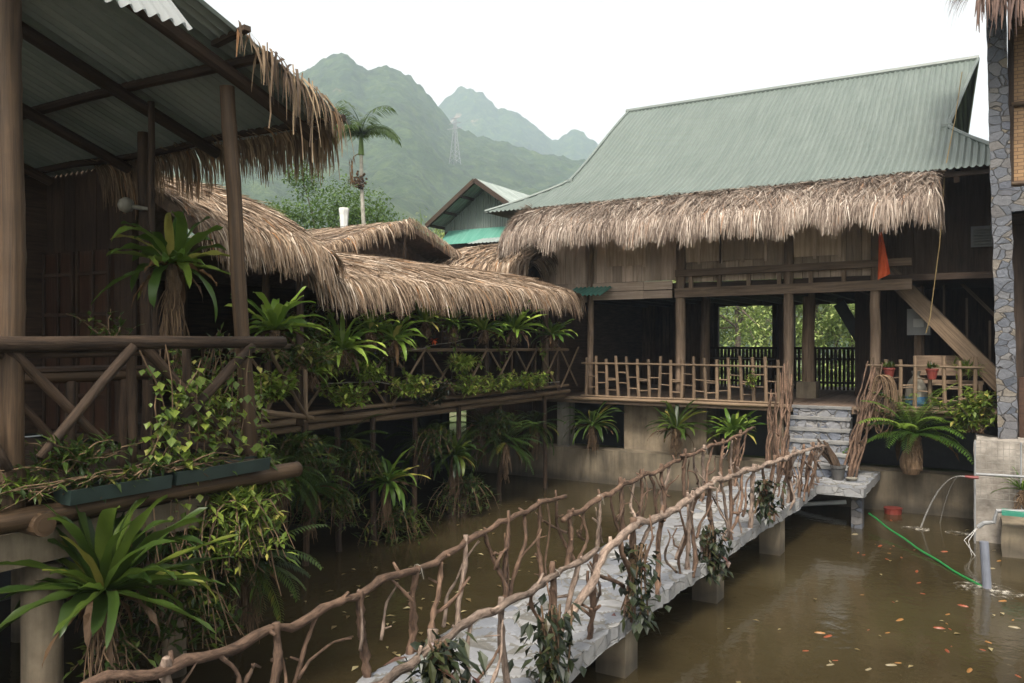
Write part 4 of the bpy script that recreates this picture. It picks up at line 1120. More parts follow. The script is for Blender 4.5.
# dark orchids tied along the right railing
for (px, py, L, lab) in ((440, 668, .30, 'dark fleshy plant at the very bottom of right railing'), (552, 645, .55, 'dark hanging plant with broad leaves, second along right railing'), (638, 580, .60, 'tallest dark hanging plant, mid bridge on the right railing'), (711, 548, .48, 'dark plant over the second water pier, right railing'), (766, 496, .42, 'farthest dark plant on the right railing, near the landing')):
    c = ax(px, py, -2.66 if px < 740 else -2.5); t = thing('hanging_plant', lab, 'plant', c-V((0, 0, L*.5)))
    mb = MB()
    for k in range(190):
        p = c+V((R.gauss(0, .08), R.gauss(0, .09), R.uniform(-.6, .5)*L)); leaf(mb, p, V((R.gauss(.25, .6), R.gauss(0, .6), R.gauss(-.6, .5))), R.uniform(.07, .15), R.uniform(.045, .07))
    mb.build('leaves', M['orchid'], t)
    mb = MB()
    for k in range(7): mb.tube(crooked(c+V((R.gauss(0, .04), R.gauss(0, .04), .5*L)), c+V((R.gauss(0, .06), R.gauss(0, .06), -.5*L)), 5, .03, k), .008, 5)
    mb.tube(crooked(c+V((-.05, 0, .3*L)), c+V((-.05, .0, -.3*L)), 4, .02, 3), .035, 7)
    mb.build('stems', M['rootm'], t)

# ================================================================== NEAR PAVILION (left foreground)
NX = -5.25
pav = thing('pavilion', 'open bamboo pavilion under rusty corrugated roof at left foreground', 'pavilion', (-7.2, 3., WZ))
def nr(Y): return 2.38-.335*(Y-3.8)
RX0, RX1, RYa, RYb = -11.2, -4.88, -1.2, 5.5
mb = MB(); corr(mb, lambda u, v: V((RX0+(RX1-RX0)*u+.05*noise.noise(V((v*5, 2, u*9)))*(u > .98), RYa+(RYb-RYa)*v, nr(RYa+(RYb-RYa)*v)+.10)), 64, 4, .024, 6, 'sin', 6, 6)
nroof = mb.build('roof', M['roofgrey'], pav)
mb = MB(); corr(mb, lambda u, v: V((-4.02-.93*v, 1.9+1.27*u+.1*v, 1.76+.05*u+(nr(1.9+1.27*u)+.13-1.76-.05*u)*v)), 15, 4, .02, 8, 'sin', 1, 1); mb.build('sheet_flap', M['sheet'], pav)
for x, r in ((-5.3, .075), (-6.55, .07), (-7.9, .07), (-9.3, .07)):
    mb = MB(); pole(mb, (x, -1.1, nr(-1.1)-.06), (x+.12, 5.35, nr(5.35)-.07), r, .05, x, taper=.75); mb.build('rafter', M['darkwood'], pav)
for y, r, z in ((.6, .06, 0), (2.1, .06, 0), (3.35, .06, 0), (4.45, .065, 0), (5.3, .05, 0)):
    mb = MB(); pole(mb, (-11, y-.05, nr(y)+.035), (-4.86, y+.08, nr(y)+.045), r*.8, .04, y*3, taper=.8); mb.build('purlin', M['darkwood'], pav)
# posts
pA = ax(11, 340, NX)
mb = MB(); bamboo(mb, (NX, pA.y, -1.08), (NX-.02, pA.y, nr(pA.y)-.02), .078, .34, .02, 3, 14); mb.build('bamboo_post', M['bamboo'], pav, smooth=True)
pB0, pB1 = ax(252, 445, NX), ax(227, 108, NX-.02)
mb = MB(); bamboo(mb, (pB0.x, pB0.y, -1.08), pB1+V((0, 0, .17)), .062, .42, .03, 5, 12); mb.build('bamboo_post', M['bamboo'], pav, smooth=True)
for x, y, r in ((-6.95, 4.95, .055), (-7.3, 3.2, .05), (-6.35, 4.6, .03), (-9.0, 2.2, .06)):
    mb = MB(); bamboo(mb, (x+.03, y, -1.05), (x-.03, y, nr(y)-.02), r, .4, .03, x, 10); mb.build('bamboo_post', M['log'], pav, smooth=True)
# deck
mb = MB()
for i in range(46): y = -1.0+i*.13; mb.box(-10.6, NX-.02, y+.003, y+.127, -1.07, -1.03+R.uniform(-.004, .004))
mb.build('floor', M['log'], pav)
for (z, x, r, y1) in ((-1.06, NX+.12, .07, 5.1), (-1.12, NX-.03, .055, 4.95)):
    mb = MB(); bamboo(mb, (x, -1.0, z), (x, y1, z-.02), r, .5, .03, z, 12); mb.build('edge_log', M['bamboo'], pav, smooth=True)
q = ax(45, 525, NX+.22)
mb = MB(); mb.tube([(q.x-2.5, q.y, q.z), (q.x-.02, q.y, q.z), (q.x, q.y, q.z)], [.075, .075, .072], 14); mb.tube([(q.x-.03, q.y, q.z), (q.x+.004, q.y, q.z)], [.05, .048], 12, r=.0); mb.build('cross_log', M['bamboo'], pav, smooth=False)
mb = MB(); mb.box(NX-.24, NX+.03, -1, 4.3, -1.40, -1.18); mb.build('concrete_beam', M['concrete'], pav)
for x, y, r, m in ((-5.40, 3.09, .125, 'concrete'), (-6.4, 3.0, .125, 'concrete'), (-5.40, .3, .125, 'concw'), (-6.2, 4.7, .1, 'concrete'), (-8.2, 4.5, .1, 'concrete')):
    mb = MB(); mb.lathe((x, y, -3.9), [(r, 0), (r, .9), (r*.99, 1.6), (r, 2.45)], 20); mb.build('pillar', M[m], pav, smooth=True)
mb = MB(); mb.box(-9.75, -9.6, -3, 6.3, -3.85, -1.1); mb.box(-9.6, -9.4, -3.0, -2.8, -3.85, -1.1); mb.build('dark_backing', M['black'], pav)  # added black backing, blocks the sky's reflection in the water under the deck
# walls with doors at the back
mb = MB(); planks(mb, -1, 5.6, -9.6, -1.05, 3.3, .05, .22, 'y'); planks(mb, -9.6, -7.95, 5.5, -1.05, 1.95, .05, .2)
mb.build('wall', M['darkwood'], pav)
for x in (-9.2, -8.55):
    mb = MB(); mb.box(x-.3, x+.3, 5.46, 5.50, -1., 1.0); d = mb.build('door', M['door'], pav)
    mb = MB()
    for k in range(4): mb.box(x-.28, x+.28, 5.435, 5.458, -.6+k*.45-.02, -.6+k*.45+.02)
    for a in (-.28, 0, .28): mb.box(x+a-.02, x+a+.02, 5.43, 5.455, -1, 1)
    mb.build('lattice', M['darkwood'], d)
# eave fringe
mb = MB()
def fr(u, v): return V((-8.4+3.4*u, 5.20+.18*(1-v), nr(5.4)+.02+.05*v))
thatch(mb, fr, 1000, .40, .017, lift=.03, fan=.55, droopk=1.2, vlow=.9)
def fr2(u, v): y = 4.45+.95*u; return V((-4.98+.08*(1-v), y, nr(y)+.12-.02*(1-v)))
thatch(mb, fr2, 60, .36, .018, lift=.03, fan=.9, droopk=1.3, vlow=.8)
def fr3(u, v): y = 4.25+1.1*u; return V((-5.03+.12*(1-v), y, nr(y)+.14+.03*v))
thatch(mb, fr3, 46, .5, .022, lift=.05, fan=2.2, droopk=.7, vlow=.8)
def fr4(u, v): y = 2.9+.8*u; return V((-4.97+.14*(1-v), y, nr(y)+.22+.03*v))
thatch(mb, fr4, 16, .3, .014, lift=.04, fan=2.2, droopk=.2, vlow=.8)
for i in range(5): y = R.uniform(4.4, 5.4); mb.tube(crooked((-4.85, y, nr(y)+.15), (-4.84, y, nr(y)-R.uniform(.4, .7)), 5, .05, i), .007, 4)
mb.build('eave_fringe', M['fringe'], pav)
mb = MB(); y = 4.30; mb.beam((-5.2, y, nr(y)+.07), (-4.80, y-.03, nr(y)+.11), .06, .04); mb.build('batten_end', M['log'], pav)

# railing of the near pavilion
t = thing('log_railing', 'rough log railing with crossed braces between two bamboo posts, left', 'railing', (NX, 3.7, -1.05))
a = ax(250, 342, NX); yR = 5.02
mb = MB(); pole(mb, (NX+.09, -.5, -.02), (NX+.09, yR-.05, -.005), .050, .015, 4, 12, .92); mb.build('top_rail', M['log'], t, smooth=True)
mb = MB(); pole(mb, (NX+.02, 1.2, -.08), (NX+.02, 3.75, -.075), .03, .015, 9, 8); mb.build('second_rail', M['log'], t, smooth=True)
def br(p, q, r, dx, nm='brace'):
    p, q = ax(*p, NX+dx), ax(*q, NX+dx); mb = MB(); pole(mb, p, q, r, .015, p.y*3+q.z, 9, .9); mb.build(nm, M['log'], t, smooth=True)
br((10, 350), (108, 446), .033, .06); br((133, 346), (40, 458), .036, .12); br((138, 340), (242, 452), .04, .06); br((252, 346), (158, 446), .04, .12)
br((-60, 350), (8, 470), .036, .1)
for px in (131, 186): br((px, 342), (px+3, 462), .034, 0, 'post')
mb = MB(); bamboo(mb, (NX+.0, -.5, -1.0), (NX, 4.9, -1.0), .035, .4, .02, 2, 8); mb.build('bottom_rail', M['log'], t, smooth=True)
# inner bench of logs
t = thing('log_bench', 'log bench with stout posts standing behind the near railing', 'bench', (-6.2, 3.6, -1.03))
for y in (2.2, 2.75, 3.25, 3.7, 4.15):
    mb = MB(); pole(mb, (-6.1, y, -1.03), (-6.1+R.uniform(-.03, .03), y, -.3), .045, .01, y, 9); mb.build('post', M['log'], t, smooth=True)
for z, x in ((-.27, -6.1), (-.27, -6.5)):
    mb = MB(); pole(mb, (x, 1.4, z), (x, 4.4, z), .05, .02, x, 9); mb.build('rail', M['bamboo'], t, smooth=True)
for y, s in ((2.5, 1), (3.5, -1)):
    mb = MB(); pole(mb, (-6.1, y-.3*s, -1.0), (-6.1, y+.3*s, -.3), .035, .01, y, 8); mb.build('brace', M['log'], t, smooth=True)
mb = MB()
for k in range(6): mb.box(-6.6+k*.09, -6.52+k*.09, 1.4, 4.4, -.225, -.2)
mb.build('seat', M['darkwood'], t)
# green planter troughs along the edge
def trough(y0, y1, z, lab, x=NX+.17, plants=None, tilt=0):
    t = thing('planter_trough', lab, 'planter', (x, (y0+y1)/2, z-.06))
    mb = MB(); sec = [(-.10, .05), (-.085, -.045), (.085, -.045), (.10, .05), (.085, .05), (.07, -.03), (-.07, -.03), (-.085, .05)]
    b = len(mb.v)
    for y, zz in ((y0, z), (y1, z+tilt)):
        for dx_, dz_ in sec: mb.v.append((x+dx_, y, zz+dz_))
    n = len(sec)
    for k in range(n): mb.face((b+k, b+(k+1) % n, b+n+(k+1) % n, b+n+k), None, .5)
    for y, zz, o in ((y0, z, 0), (y1, z+tilt, 0)): mb.poly([(x+a, y, zz+c) for a, c in sec[:4]], .5)
    mb.build('trough', M['trough'], t)
    mb = MB(); mb.grid(lambda u, v: V((x-.08+.16*u, y0+.01+(y1-y0-.02)*v, z+.035+tilt*v+.015*noise.noise(V((u*5, v*20, 1))))), 4, 24); mb.build('soil', M['soil'], t)
    return t
ya_ = ax(62, 480, NX+.17).y; yb_ = ax(166, 465, NX+.17).y; yc_ = ax(262, 452, NX+.17).y
trough(ya_, yb_-.02, -.98, 'green trough planter nearest the thick bamboo post', tilt=.0)
trough(yb_+.02, yc_, -.97, 'green trough planter at the thinner leaning post')
# creeping plants on the railing
def creeper(label, segs, mat='lime', lf=.075, name='creeper'):
    c0 = V(segs[0][0]); t = thing(name, label, 'climbing plant', c0); mb = MB(); ms = MB()
    for i, (p, q, n, amp) in enumerate(segs):
        pts = crooked(p, q, 7, amp, i*2.2+c0.y); ms.tube(pts, .005, 4)
        for k in range(n):
            u = R.random()*6.99; j = int(u); s_ = pts[j].lerp(pts[j+1], u-j)+V((R.gauss(0, .02), R.gauss(0, .03), R.gauss(0, .02)))
            L = lf*R.uniform(.5, 1.25); leaf(mb, s_, V((R.uniform(.0, 1), R.uniform(-.8, .8), R.uniform(-1.2, .2))), L, L*.8)
    mb.build('leaves', M[mat], t); ms.build('stems', M['rootm'], t)
XN = NX+.16
def P(px, py, X=XN): return ax(px, py, X)
creeper('lime heart leaved vine tangled in the braces mid railing', [(P(168, 460), P(172, 400), 26, .1), (P(205, 458), P(210, 400), 26, .1), (P(150, 460), P(180, 380), 22, .1), (P(188, 462), P(188, 420), 26, .12), (P(160, 462), P(150, 420), 22, .1), (P(170, 455), P(165, 345), 26, .06), (P(195, 455), P(200, 370), 26, .08), (P(185, 450), P(140, 350), 22, .08), (P(215, 455), P(175, 380), 22, .08), (P(180, 445), P(178, 520), 14, .03), (P(160, 460), P(200, 360), 20, .1), (P(150, 455), P(160, 390), 18, .1)])
creeper('pale green vine climbing around the leaning bamboo post', [(P(240, 450), P(250, 350), 24, .06), (P(262, 450), P(260, 365), 34, .05), (P(225, 445), P(235, 360), 24, .08), (P(215, 450), P(228, 400), 20, .08), (P(255, 450), P(270, 430), 16, .05)])
creeper('trailing vine with small leaves hanging over the log end', [(P(190, 470), P(186, 545), 14, .03), (P(172, 470), P(170, 520), 10, .03), (P(205, 460), P(200, 500), 12, .03)], 'lime', .06)
shrub('leafy_plant', 'low dark leafy plant in the trough beside thick bamboo post', P(75, 470, NX+.12), (.16, .45, .34), 26, (.11, .028), 'shrub', 'plant', None, .3, 14)
shrub('leafy_plant', 'grassy weed tuft overhanging the log below thick bamboo post', P(30, 488, NX+.10), (.12, .3, .2), 12, (.10, .022), 'lime', 'plant', None, .9, 12)
shrub('leafy_plant', 'row of small weeds spilling over both green troughs', P(140, 474, NX+.2), (.12, 1.1, .22), 44, (.085, .03), 'shrub', 'plant', None, .8, 10)
shrub('leafy_plant', 'tall leafy plant rising behind the railing beside leaning post', P(215, 440, NX-.3), (.35, .5, .9), 40, (.085, .04), 'lime', 'plant', None, .15, 16)
shrub('leafy_plant', 'young thin leafed plant behind top rail left of hanging fern', P(110, 345, NX-.5), (.25, .3, .42), 10, (.07, .03), 'shrub', 'plant', None, .2, 12)
shrub('leafy_plant', 'bare twiggy plant with few leaves under hanging fern', P(205, 400, NX-.5), (.35, .6, .9), 34, (.085, .03), 'shrub', 'plant', None, .15, 12)
# pale globe lamp
q = ax(126, 205, -7.0); t = thing('globe_lamp', 'pale globe lamp on a white elbow pipe under the corrugated roof', 'lamp', q)
mb = MB(); mb.lathe(q, [(.02, -.07), (.06, -.045), (.075, 0), (.06, .045), (.02, .07)], 16); mb.build('globe', M['concw'], t, smooth=True)
mb = MB(); mb.tube([q, q+V((.12, .07, -.03)), q+V((.2, .12, -.04)), q+V((.2, .12, -.2))], .022, 8); mb.build('pipe', M['concw'], t, smooth=True)
# ferns of the foreground
fern('hanging_fern', 'big bird nest fern hanging with brown roots between pavilion posts', ax(172, 264, -6.05), .64, 32, .085, 'fernl', .5, None, (-20, 75), (30, 100), 10, 'fern')
fern('birds_nest_fern', 'large dark bird nest fern at the lower left by white pillar', ax(104, 590, -4.95), 1.0 and .80, 62, .085, 'fern', .4, None, (-10, 84), (15, 75), 9, 'fern')
t = thing('fern_frond', 'single long yellowing frond drooping over the water at lower left', 'frond', ax(135, 585, -4.8)); mb = MB(); frond(mb, ax(135, 585, -4.8), rad(25), rad(22), .60, .10, rad(105), 3, .97, .2, 14); mb.build('blade', M['fernl'], t, smooth=True)
shrub('leafy_plant', 'leafy green clump hanging below the pavilion log end', ax(232, 500, -5.1), (.42, .5, .3), 60, (.12, .034), 'lime', 'plant', None, 2.0, 20)
shrub('leafy_plant', 'dark fern like clump between the log end and second pillar', ax(205, 520, -5.4), (.5, .5, .25), 40, (.15, .03), 'shrub', 'plant', None, 2.4, 16)
shrub('leafy_plant', 'trailing weeds and dry roots behind the large lower fern', ax(160, 545, -5.3), (.5, .5, .3), 30, (.11, .04), 'shrub', 'plant', None, 2.0, 14)
shrub('leafy_plant', 'small dark weeds around roots of the large lower fern', ax(110, 640, -5.0), (.35, .35, .2), 24, (.09, .035), 'shrub', 'plant', None, 1.6, 12)
t = thing('root_tangle', 'tangle of thin brown roots hanging beneath the pavilion edge', 'roots', ax(200, 540, -5.3)); mb = MB()
for i in range(46):
    p = ax(R.uniform(130, 270), R.uniform(500, 545), R.uniform(-5.6, -5.0)); mb.tube(crooked(p, p+V((R.gauss(0, .12), R.gauss(0, .12), -R.uniform(.3, .75))), 5, .05, i), .005, 4)
mb.build('roots', M['rootm'], t)

# ================================================================== FAR TERRACE
FX = -7.75
ter = thing('terrace', 'long thatched bamboo terrace on stilts along the left bank', 'terrace', (-9, 11, WZ))
mb = MB()
for i in range(60): y = 6.3+i*.152; mb.box(-11, FX, y+.003, y+.149, -1.03, -.98)
mb.build('floor', M['log'], ter)
mb = MB(); bamboo(mb, (FX+.02, 6.2, -1.03), (FX+.02, 15.4, -1.03), .045, .5, .03, 2); bamboo(mb, (FX-.1, 6.2, -1.12), (FX-.1, 15.4, -1.12), .05, .5, .03, 5); mb.build('edge_pole', M['bambooh'], ter)
for i, (px, ylo, X) in enumerate(((305, 550, FX), (340, 520, FX-.1), (374, 515, FX), (415, 500, FX-.1), (459, 500, FX), (500, 490, FX-.1), (545, 480, FX))):
    p = ax(px, 420, X); mb = MB(); pole(mb, (X, p.y, -3.7), (X+R.uniform(-.05, .05), p.y, -1.0), .045, .03, i, 8); mb.build('stilt', M['log'], ter)
for i, Y in enumerate((7.2, 9.6, 12.2, 14.9)):
    for X in (FX+.02, -10.3):
        mb = MB(); bamboo(mb, (X, Y, -1), (X-.05, Y, .95 if X > -9 else 1.15), .045, .4, .03, i); mb.build('bamboo_post', M['log'], ter)
mb = MB(); planks(mb, 6.3, 17.4, -10.9, -1, 1.3, .05, .3, 'y'); mb.build('back_wall', M['darkwood'], ter)
mb = MB(); mb.box(-11.1, -10.95, 6.0, 15.68, -3.8, -1.05); mb.box(-11.1, -8.62, 17.3, 17.5, -2.4, 1.0); mb.build('dark_backing', M['black'], ter)  # black fill for the shade below the terrace and past its end
# roof of the long terrace
def tr(u, v):
    y = 7.45+7.0*u; x = -7.15-2.6*v; z = .74+.16*u+(.68-.10*u)*v+.10*math.sin(math.pi*v)
    return V((x, y, z+.05*noise.noise(V((y*.8, v*2, 0)))))
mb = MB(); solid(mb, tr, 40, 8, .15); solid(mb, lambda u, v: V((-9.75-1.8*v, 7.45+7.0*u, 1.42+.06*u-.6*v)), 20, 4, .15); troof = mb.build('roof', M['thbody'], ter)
mb = MB(); thatch(mb, tr, 14000, .42, .0165, lift=.055, fan=.55)
thatch(mb, lambda u, v: V((-7.15-2.6*u, 14.45+.3*(1-v), .9+.6*u+.05*v)), 1100, .42, .018, fan=.4)
mb.build('thatch_strips', M['thatchw'], troof)
# terrace railing
t = thing('bamboo_railing', 'thin bamboo railing with crossed poles along the planted terrace', 'railing', (FX, 11, -.98))
mb = MB(); bamboo(mb, (FX+.05, 6.6, -.10), (FX+.05, 15.3, -.17), .03, .5, .02, 1, 8); mb.build('top_rail', M['bambooh'], t)
mb = MB(); bamboo(mb, (FX+.05, 6.6, -.93), (FX+.05, 15.3, -.90), .03, .5, .02, 3, 8); mb.build('bottom_rail', M['bambooh'], t)
y = 6.75; i = 0
while y < 15:
    mb = MB(); bamboo(mb, (FX+.02, y, -1), (FX+.02, y, -.06), .025, .4, .01, i, 7); mb.build('post', M['log'], t)
    for s in (0, 1):
        y0, y1 = (y, y+.82) if s else (y+.82, y); mb = MB(); bamboo(mb, (FX+.05+.03*s, y0+.06, -.93), (FX+.05+.03*s, y1+.06, -.12), .02, .4, .01, i+s, 7); mb.build('brace', M['bambooh'], t)
    y += .9; i += 1
# junction railing between the two terraces
t = thing('bamboo_railing', 'short railing bay with one X brace joining the two terraces', 'railing', (-6.4, 6.5, -1))
J0, J1 = V((-6.7, 5.55, 0)), V((-7.6, 6.6, 0))
J0, J1 = ax(262, 345, -6.3), ax(306, 348, -7.1)
mb = MB(); bamboo(mb, J0, J1, .032, .4, .02, 7, 9); mb.build('top_rail', M['bambooh'], t)
mb = MB(); bamboo(mb, ax(264, 412, -6.3), ax(312, 418, -7.1), .032, .4, .02, 8, 9); mb.build('bottom_rail', M['bambooh'], t)
for p, q in (((267, 346), (308, 420)), ((303, 348), (268, 408))): mb = MB(); bamboo(mb, ax(*p, -6.4), ax(*q, -6.95), .022, .4, .02, p[0], 8); mb.build('brace', M['bambooh'], t)
mb = MB(); bamboo(mb, ax(305, 346, -7.1), ax(306, 420, -7.1), .026, .4, .01, 3, 8); mb.build('post', M['bambooh'], t)
mb = MB()
for k in range(7): y = 5.4+k*.2; mb.box(-9.6, -6.1-(k*.19), y, y+.19, -1.06, -1.02)
jf = thing('walkway', 'dark plank walkway joining pavilion and thatched terrace', 'walkway', (-7.5, 6, -1.06)); mb.build('planks', M['log'], jf)
for x in (-7.0, -8.5): mb = MB(); pole(mb, (x, 6.1, -3.7), (x, 6.1, -1.05), .05, .02, x); mb.build('stilt', M['log'], jf)
# thatch roof over the junction
t = thing('thatch_roof', 'rounded greyish thatch roof drooping behind the leaning bamboo post', 'thatched roof', (-8.2, 7, -1))
def jr(u, v):
    y = 5.62+1.75*u; x = -6.95-2.1*v; z = 1.14+.83*v+.18*math.sin(math.pi*v)-.10*max(0, u-.75)/.25
    return V((x, y, z))
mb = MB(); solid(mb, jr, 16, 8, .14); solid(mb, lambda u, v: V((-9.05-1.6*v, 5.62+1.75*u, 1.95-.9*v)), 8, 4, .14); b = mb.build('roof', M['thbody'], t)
mb = MB(); thatch(mb, jr, 6000, .42, .017, lift=.055, fan=.5)
thatch(mb, lambda u, v: V((-6.95-2.1*u, 7.34+.22*(1-v), 1.05+.83*u+.18*math.sin(math.pi*u)-.05*(1-v))), 1500, .38, .018, fan=.5, lift=.06)
mb.build('thatch_strips', M['thatchw'], b)
mb = MB()
for x, y in ((-7.2, 7.2), (-9.3, 7.2), (-9.3, 5.9)): bamboo(mb, (x, y, -1), (x, y, 1.0 if x > -8 else 1.8), .045, .4)
mb.build('posts', M['log'], t)
# gabled thatch hut
ga = ax(414, 221, -10.6); gx = -10.6
t = thing('thatch_hut', 'thatched hut with dark open gable above the long terrace roof', 'hut', (gx-1.8, ga.y, Z0))
def gr(sg): return lambda u, v: V((gx-.2-3.6*u+.0*v, ga.y+sg*(1-v)*(3.3 if sg > 0 else 3.1), ga.z-1.05*(1-v)+.03*math.sin(v*3.1)))
mb = MB()
for s in (1, -1): solid(mb, gr(s), 12, 6, .12)
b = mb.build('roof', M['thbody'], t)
mb = MB()
for s in (1, -1): thatch(mb, gr(s), 3200, .45, .020, lift=.055, fan=.4)
for s in (1, -1): thatch(mb, lambda u, v: V((gx-.2+.16*(1-v), ga.y+s*(1-u)*3.2, ga.z-1.05*(1-u)+.03*math.sin(u*3.1)+.03)), 520, .34, .020, lift=.05, fan=.7, droopk=.8)
mb.build('thatch_strips', M['thatchw'], b)
mb = MB(); mb.poly([(gx-.9, ga.y-2.9, ga.z-1.05), (gx-.9, ga.y+3.0, ga.z-1.05), (gx-.9, ga.y, ga.z-.1)], .4); mb.build('gable_infill', M['thbody'], t)
mb = MB(); mb.box(gx-3.4, gx-.95, ga.y-2.2, ga.y+2.1, Z0, ga.z-.98); mb.build('wall', M['darkwood'], t)
mb = MB(); mb.beam((gx-.25, ga.y, ga.z-.95), (gx-.25, ga.y, ga.z-.05), .05, .05, (1, 0, 0)); mb.beam((gx-.25, ga.y-2.4, ga.z-.98), (gx-.25, ga.y+2.2, ga.z-.98), .07, .07); mb.build('gable_post', M['log'], t)
# thatched lean-to against the stilt house
t = thing('thatch_lean_to', 'small warm thatch lean-to between gabled hut and stilt house', 'thatched roof', (-9.6, 16, Z0))
def lt(u, v): return V((-11.2+2.75*u, 15.0+1.7*v, 1.50+.12*u+.72*v+.10*math.sin(3.1*v)))
mb = MB(); solid(mb, lt, 14, 6, .12); b = mb.build('roof', M['thbody'], t)
mb = MB(); thatch(mb, lt, 2600, .5, .028, lift=.08, fan=.4); thatch(mb, lambda u, v: V((-8.45+.12*(1-v), 15.0+1.7*u, 1.6+.72*u)), 400, .4, .028, fan=.6); mb.build('thatch_strips', M['thatchw'], b)
mb = MB(); mb.box(-11.1, -8.6, 16.6, 16.75, Z0, 2.1)
for x in (-11, -8.6): mb.box(x-.05, x+.05, 15.3, 15.4, Z0, 1.5)
mb.build('wall', M['darkwood'], t)
# white wrapped post behind the thatch
q = ray(344, 216)*19.5; t = thing('wrapped_post', 'white wrapped post top sticking up behind the thatched hut', 'post', (q.x, q.y, Z0))
mb = MB(); mb.tube([(q.x, q.y, Z0), (q.x, q.y, q.z-.3), (q.x, q.y, q.z+.1)], [.08, .08, .085], 10); mb.build('shaft', M['white'], t)
mb = MB(); mb.lathe((q.x, q.y, q.z-.1), [(.09, -.15), (.10, 0), (.105, .12), (.125, .24), (.12, .29), (.05, .30)], 7); mb.build('wrapping', M['white'], t)

# terrace plants
FP = [('upright light green fern on the corner post left of terrace', 275, 330, -6.75, .46, 'fernb', 24, .085),
      ('dense bird nest fern on the first terrace railing post', 343, 350, -7.32, .52, 'fernb', 34, .075),
      ('spiky light fern on the terrace rail under the thatch', 394, 340, -7.32, .46, 'fernb', 26, .07),
      ('small hanging fern near the lamp cord, mid terrace eave', 452, 325, -7.32, .42, 'fernl', 20, .07),
      ('feathery fern at the far third of the terrace rail', 514, 330, -7.32, .52, 'fernb', 26, .075),
      ('small dark fern at the far end of terrace rail', 552, 335, -7.32, .40, 'fernl', 18, .07)]
for lab, px, py, X, L, mt, n, w_ in FP:
    fern('hanging_fern', lab, ax(px, py, X), L*R.uniform(.9, 1.35), int(n*1.6), w_*R.uniform(.7, 1.1), mt, .14, 'ferns along the terrace rail', (-5, 80), (30, 95), 6)
for lab, px, py, L, mt in (('dark drooping fern on the stilt nearest the pavilion, over water', 310, 487, .62, 'fern'), ('bright arching fern on the second stilt above water', 386, 482, .62, 'fernl'), ('dim spreading fern on the middle stilt', 455, 455, .60, 'fern'), ('wide feathery dark fern on the far stilts', 505, 442, .80, 'fern')):
    fern('stilt_fern', lab, ax(px, py, FX+.12), L, 48, .06, mt, .35, 'ferns on the terrace stilts', (-25, 70), (35, 105), 6, 'fern', 'pinnate' if px in (310, 505) else 'strap')
for lab, px, py, sz, X in (('large shaggy root and leaf mass under the second stilt fern', 395, 520, (.5, .5, .3), FX+.1), ('hanging weeds beneath the middle stilt fern', 465, 490, (.4, .5, .3), FX+.1), ('dark hanging weeds near first stilts of the terrace', 330, 500, (.4, .5, .25), FX+.05)):
    shrub('leafy_plant', lab, ax(px, py-8, X), (sz[0]*1.1, sz[1]*1.5, sz[2]), 52, (.15, .03), 'shrub', 'plant', None, 2.2, 16)
for k, (px, py, X, L, mt, lab) in enumerate(((345, 440, -8.0, .7, 'fern', 'dark feathery fern under the terrace floor, second bay'), (425, 440, -8.1, .7, 'fern', 'dark feathery fern under the terrace floor between first stilt ferns'), (482, 425, -8.0, .75, 'fern', 'dark feathery fern under the far half of terrace floor'), (535, 425, -8.0, .7, 'fern', 'dark feathery fern by the far end stilts'), (280, 470, -6.9, .7, 'fern', 'shadowed feathery fern under the walkway beside pavilion'), (250, 560, -5.4, .6, 'fern', 'low feathery fern hanging near water by the second pillar'))):
    fern('feathery_fern', lab, ax(px, py, X), L, 30, .10, mt, .35, None, (-35, 60), (40, 100), 6, 'fern', 'pinnate')
for k, (px, py, X, sz, mt, n_, lab) in enumerate(((360, 450, FX+.05, (.35, .6, .2), 'shrub', 40, 'dark trailing greenery beneath the terrace edge above second fern'), (435, 430, FX+.05, (.35, .7, .2), 'shrub', 44, 'trailing greenery beneath the middle of terrace edge'), (500, 415, FX+.05, (.35, .8, .2), 'shrub', 44, 'trailing greenery beneath the far terrace edge'), (300, 440, -7.2, (.3, .5, .2), 'shrub', 40, 'trailing greenery beneath the X braced bay'), (255, 455, -5.35, (.3, .4, .2), 'lime', 40, 'bright trailing greenery at the log end'), (180, 590, -5.3, (.5, .5, .2), 'shrub', 44, 'dark shaggy greenery over the water beside the lower fern'), (330, 375, FX+.1, (.35, .5, .5), 'limeb', 50, 'tall bright foliage behind first terrace planter'), (372, 372, FX-.1, (.3, .6, .55), 'shrub', 44, 'mid green foliage behind second terrace planter'), (300, 345, -7.4, (.4, .4, .7), 'shrub', 44, 'dark foliage filling the gap behind the X braced bay'))):
    shrub('leafy_plant', lab, ax(px, py, X), sz, n_, (.11, .04), mt, 'plant', None, 2.4 if sz[2] <= .2 else .2, 16)
for lab, px, py, L, mt in (('small bright fern low on the rail, second from the corner post', 312, 372, .36, 'fernl'), ('pale fern between the dense rail fern and spiky one', 370, 330, .38, 'fernl'), ('leafy fern above mid terrace rail under the eave', 425, 322, .38, 'fernl'), ('leafy fern left of the feathery far rail fern', 484, 330, .38, 'fernl')):
    fern('hanging_fern', lab, ax(px, py, -7.35), L*R.uniform(.8, 1.3), 30, .06, 'fernb', .12, 'ferns along the terrace rail', (-5, 80), (30, 95), 5)
for k, (px, py, sz, n_, lab) in enumerate(((318, 348, (.32, .4, .36), 50, 'bright leafy mass spilling over rail right of the corner post'), (368, 362, (.26, .35, .28), 34, 'bright leaves spilling between dense rail fern and spiky fern'), (462, 352, (.25, .35, .3), 34, 'bright creeper wound round the mid terrace rail'))):
    shrub('leafy_plant', lab, ax(px, py+14, -7.42), sz, n_, (.12, .05) if k % 2 else (.15, .035), 'limeb', 'plant', None, .5, 16)
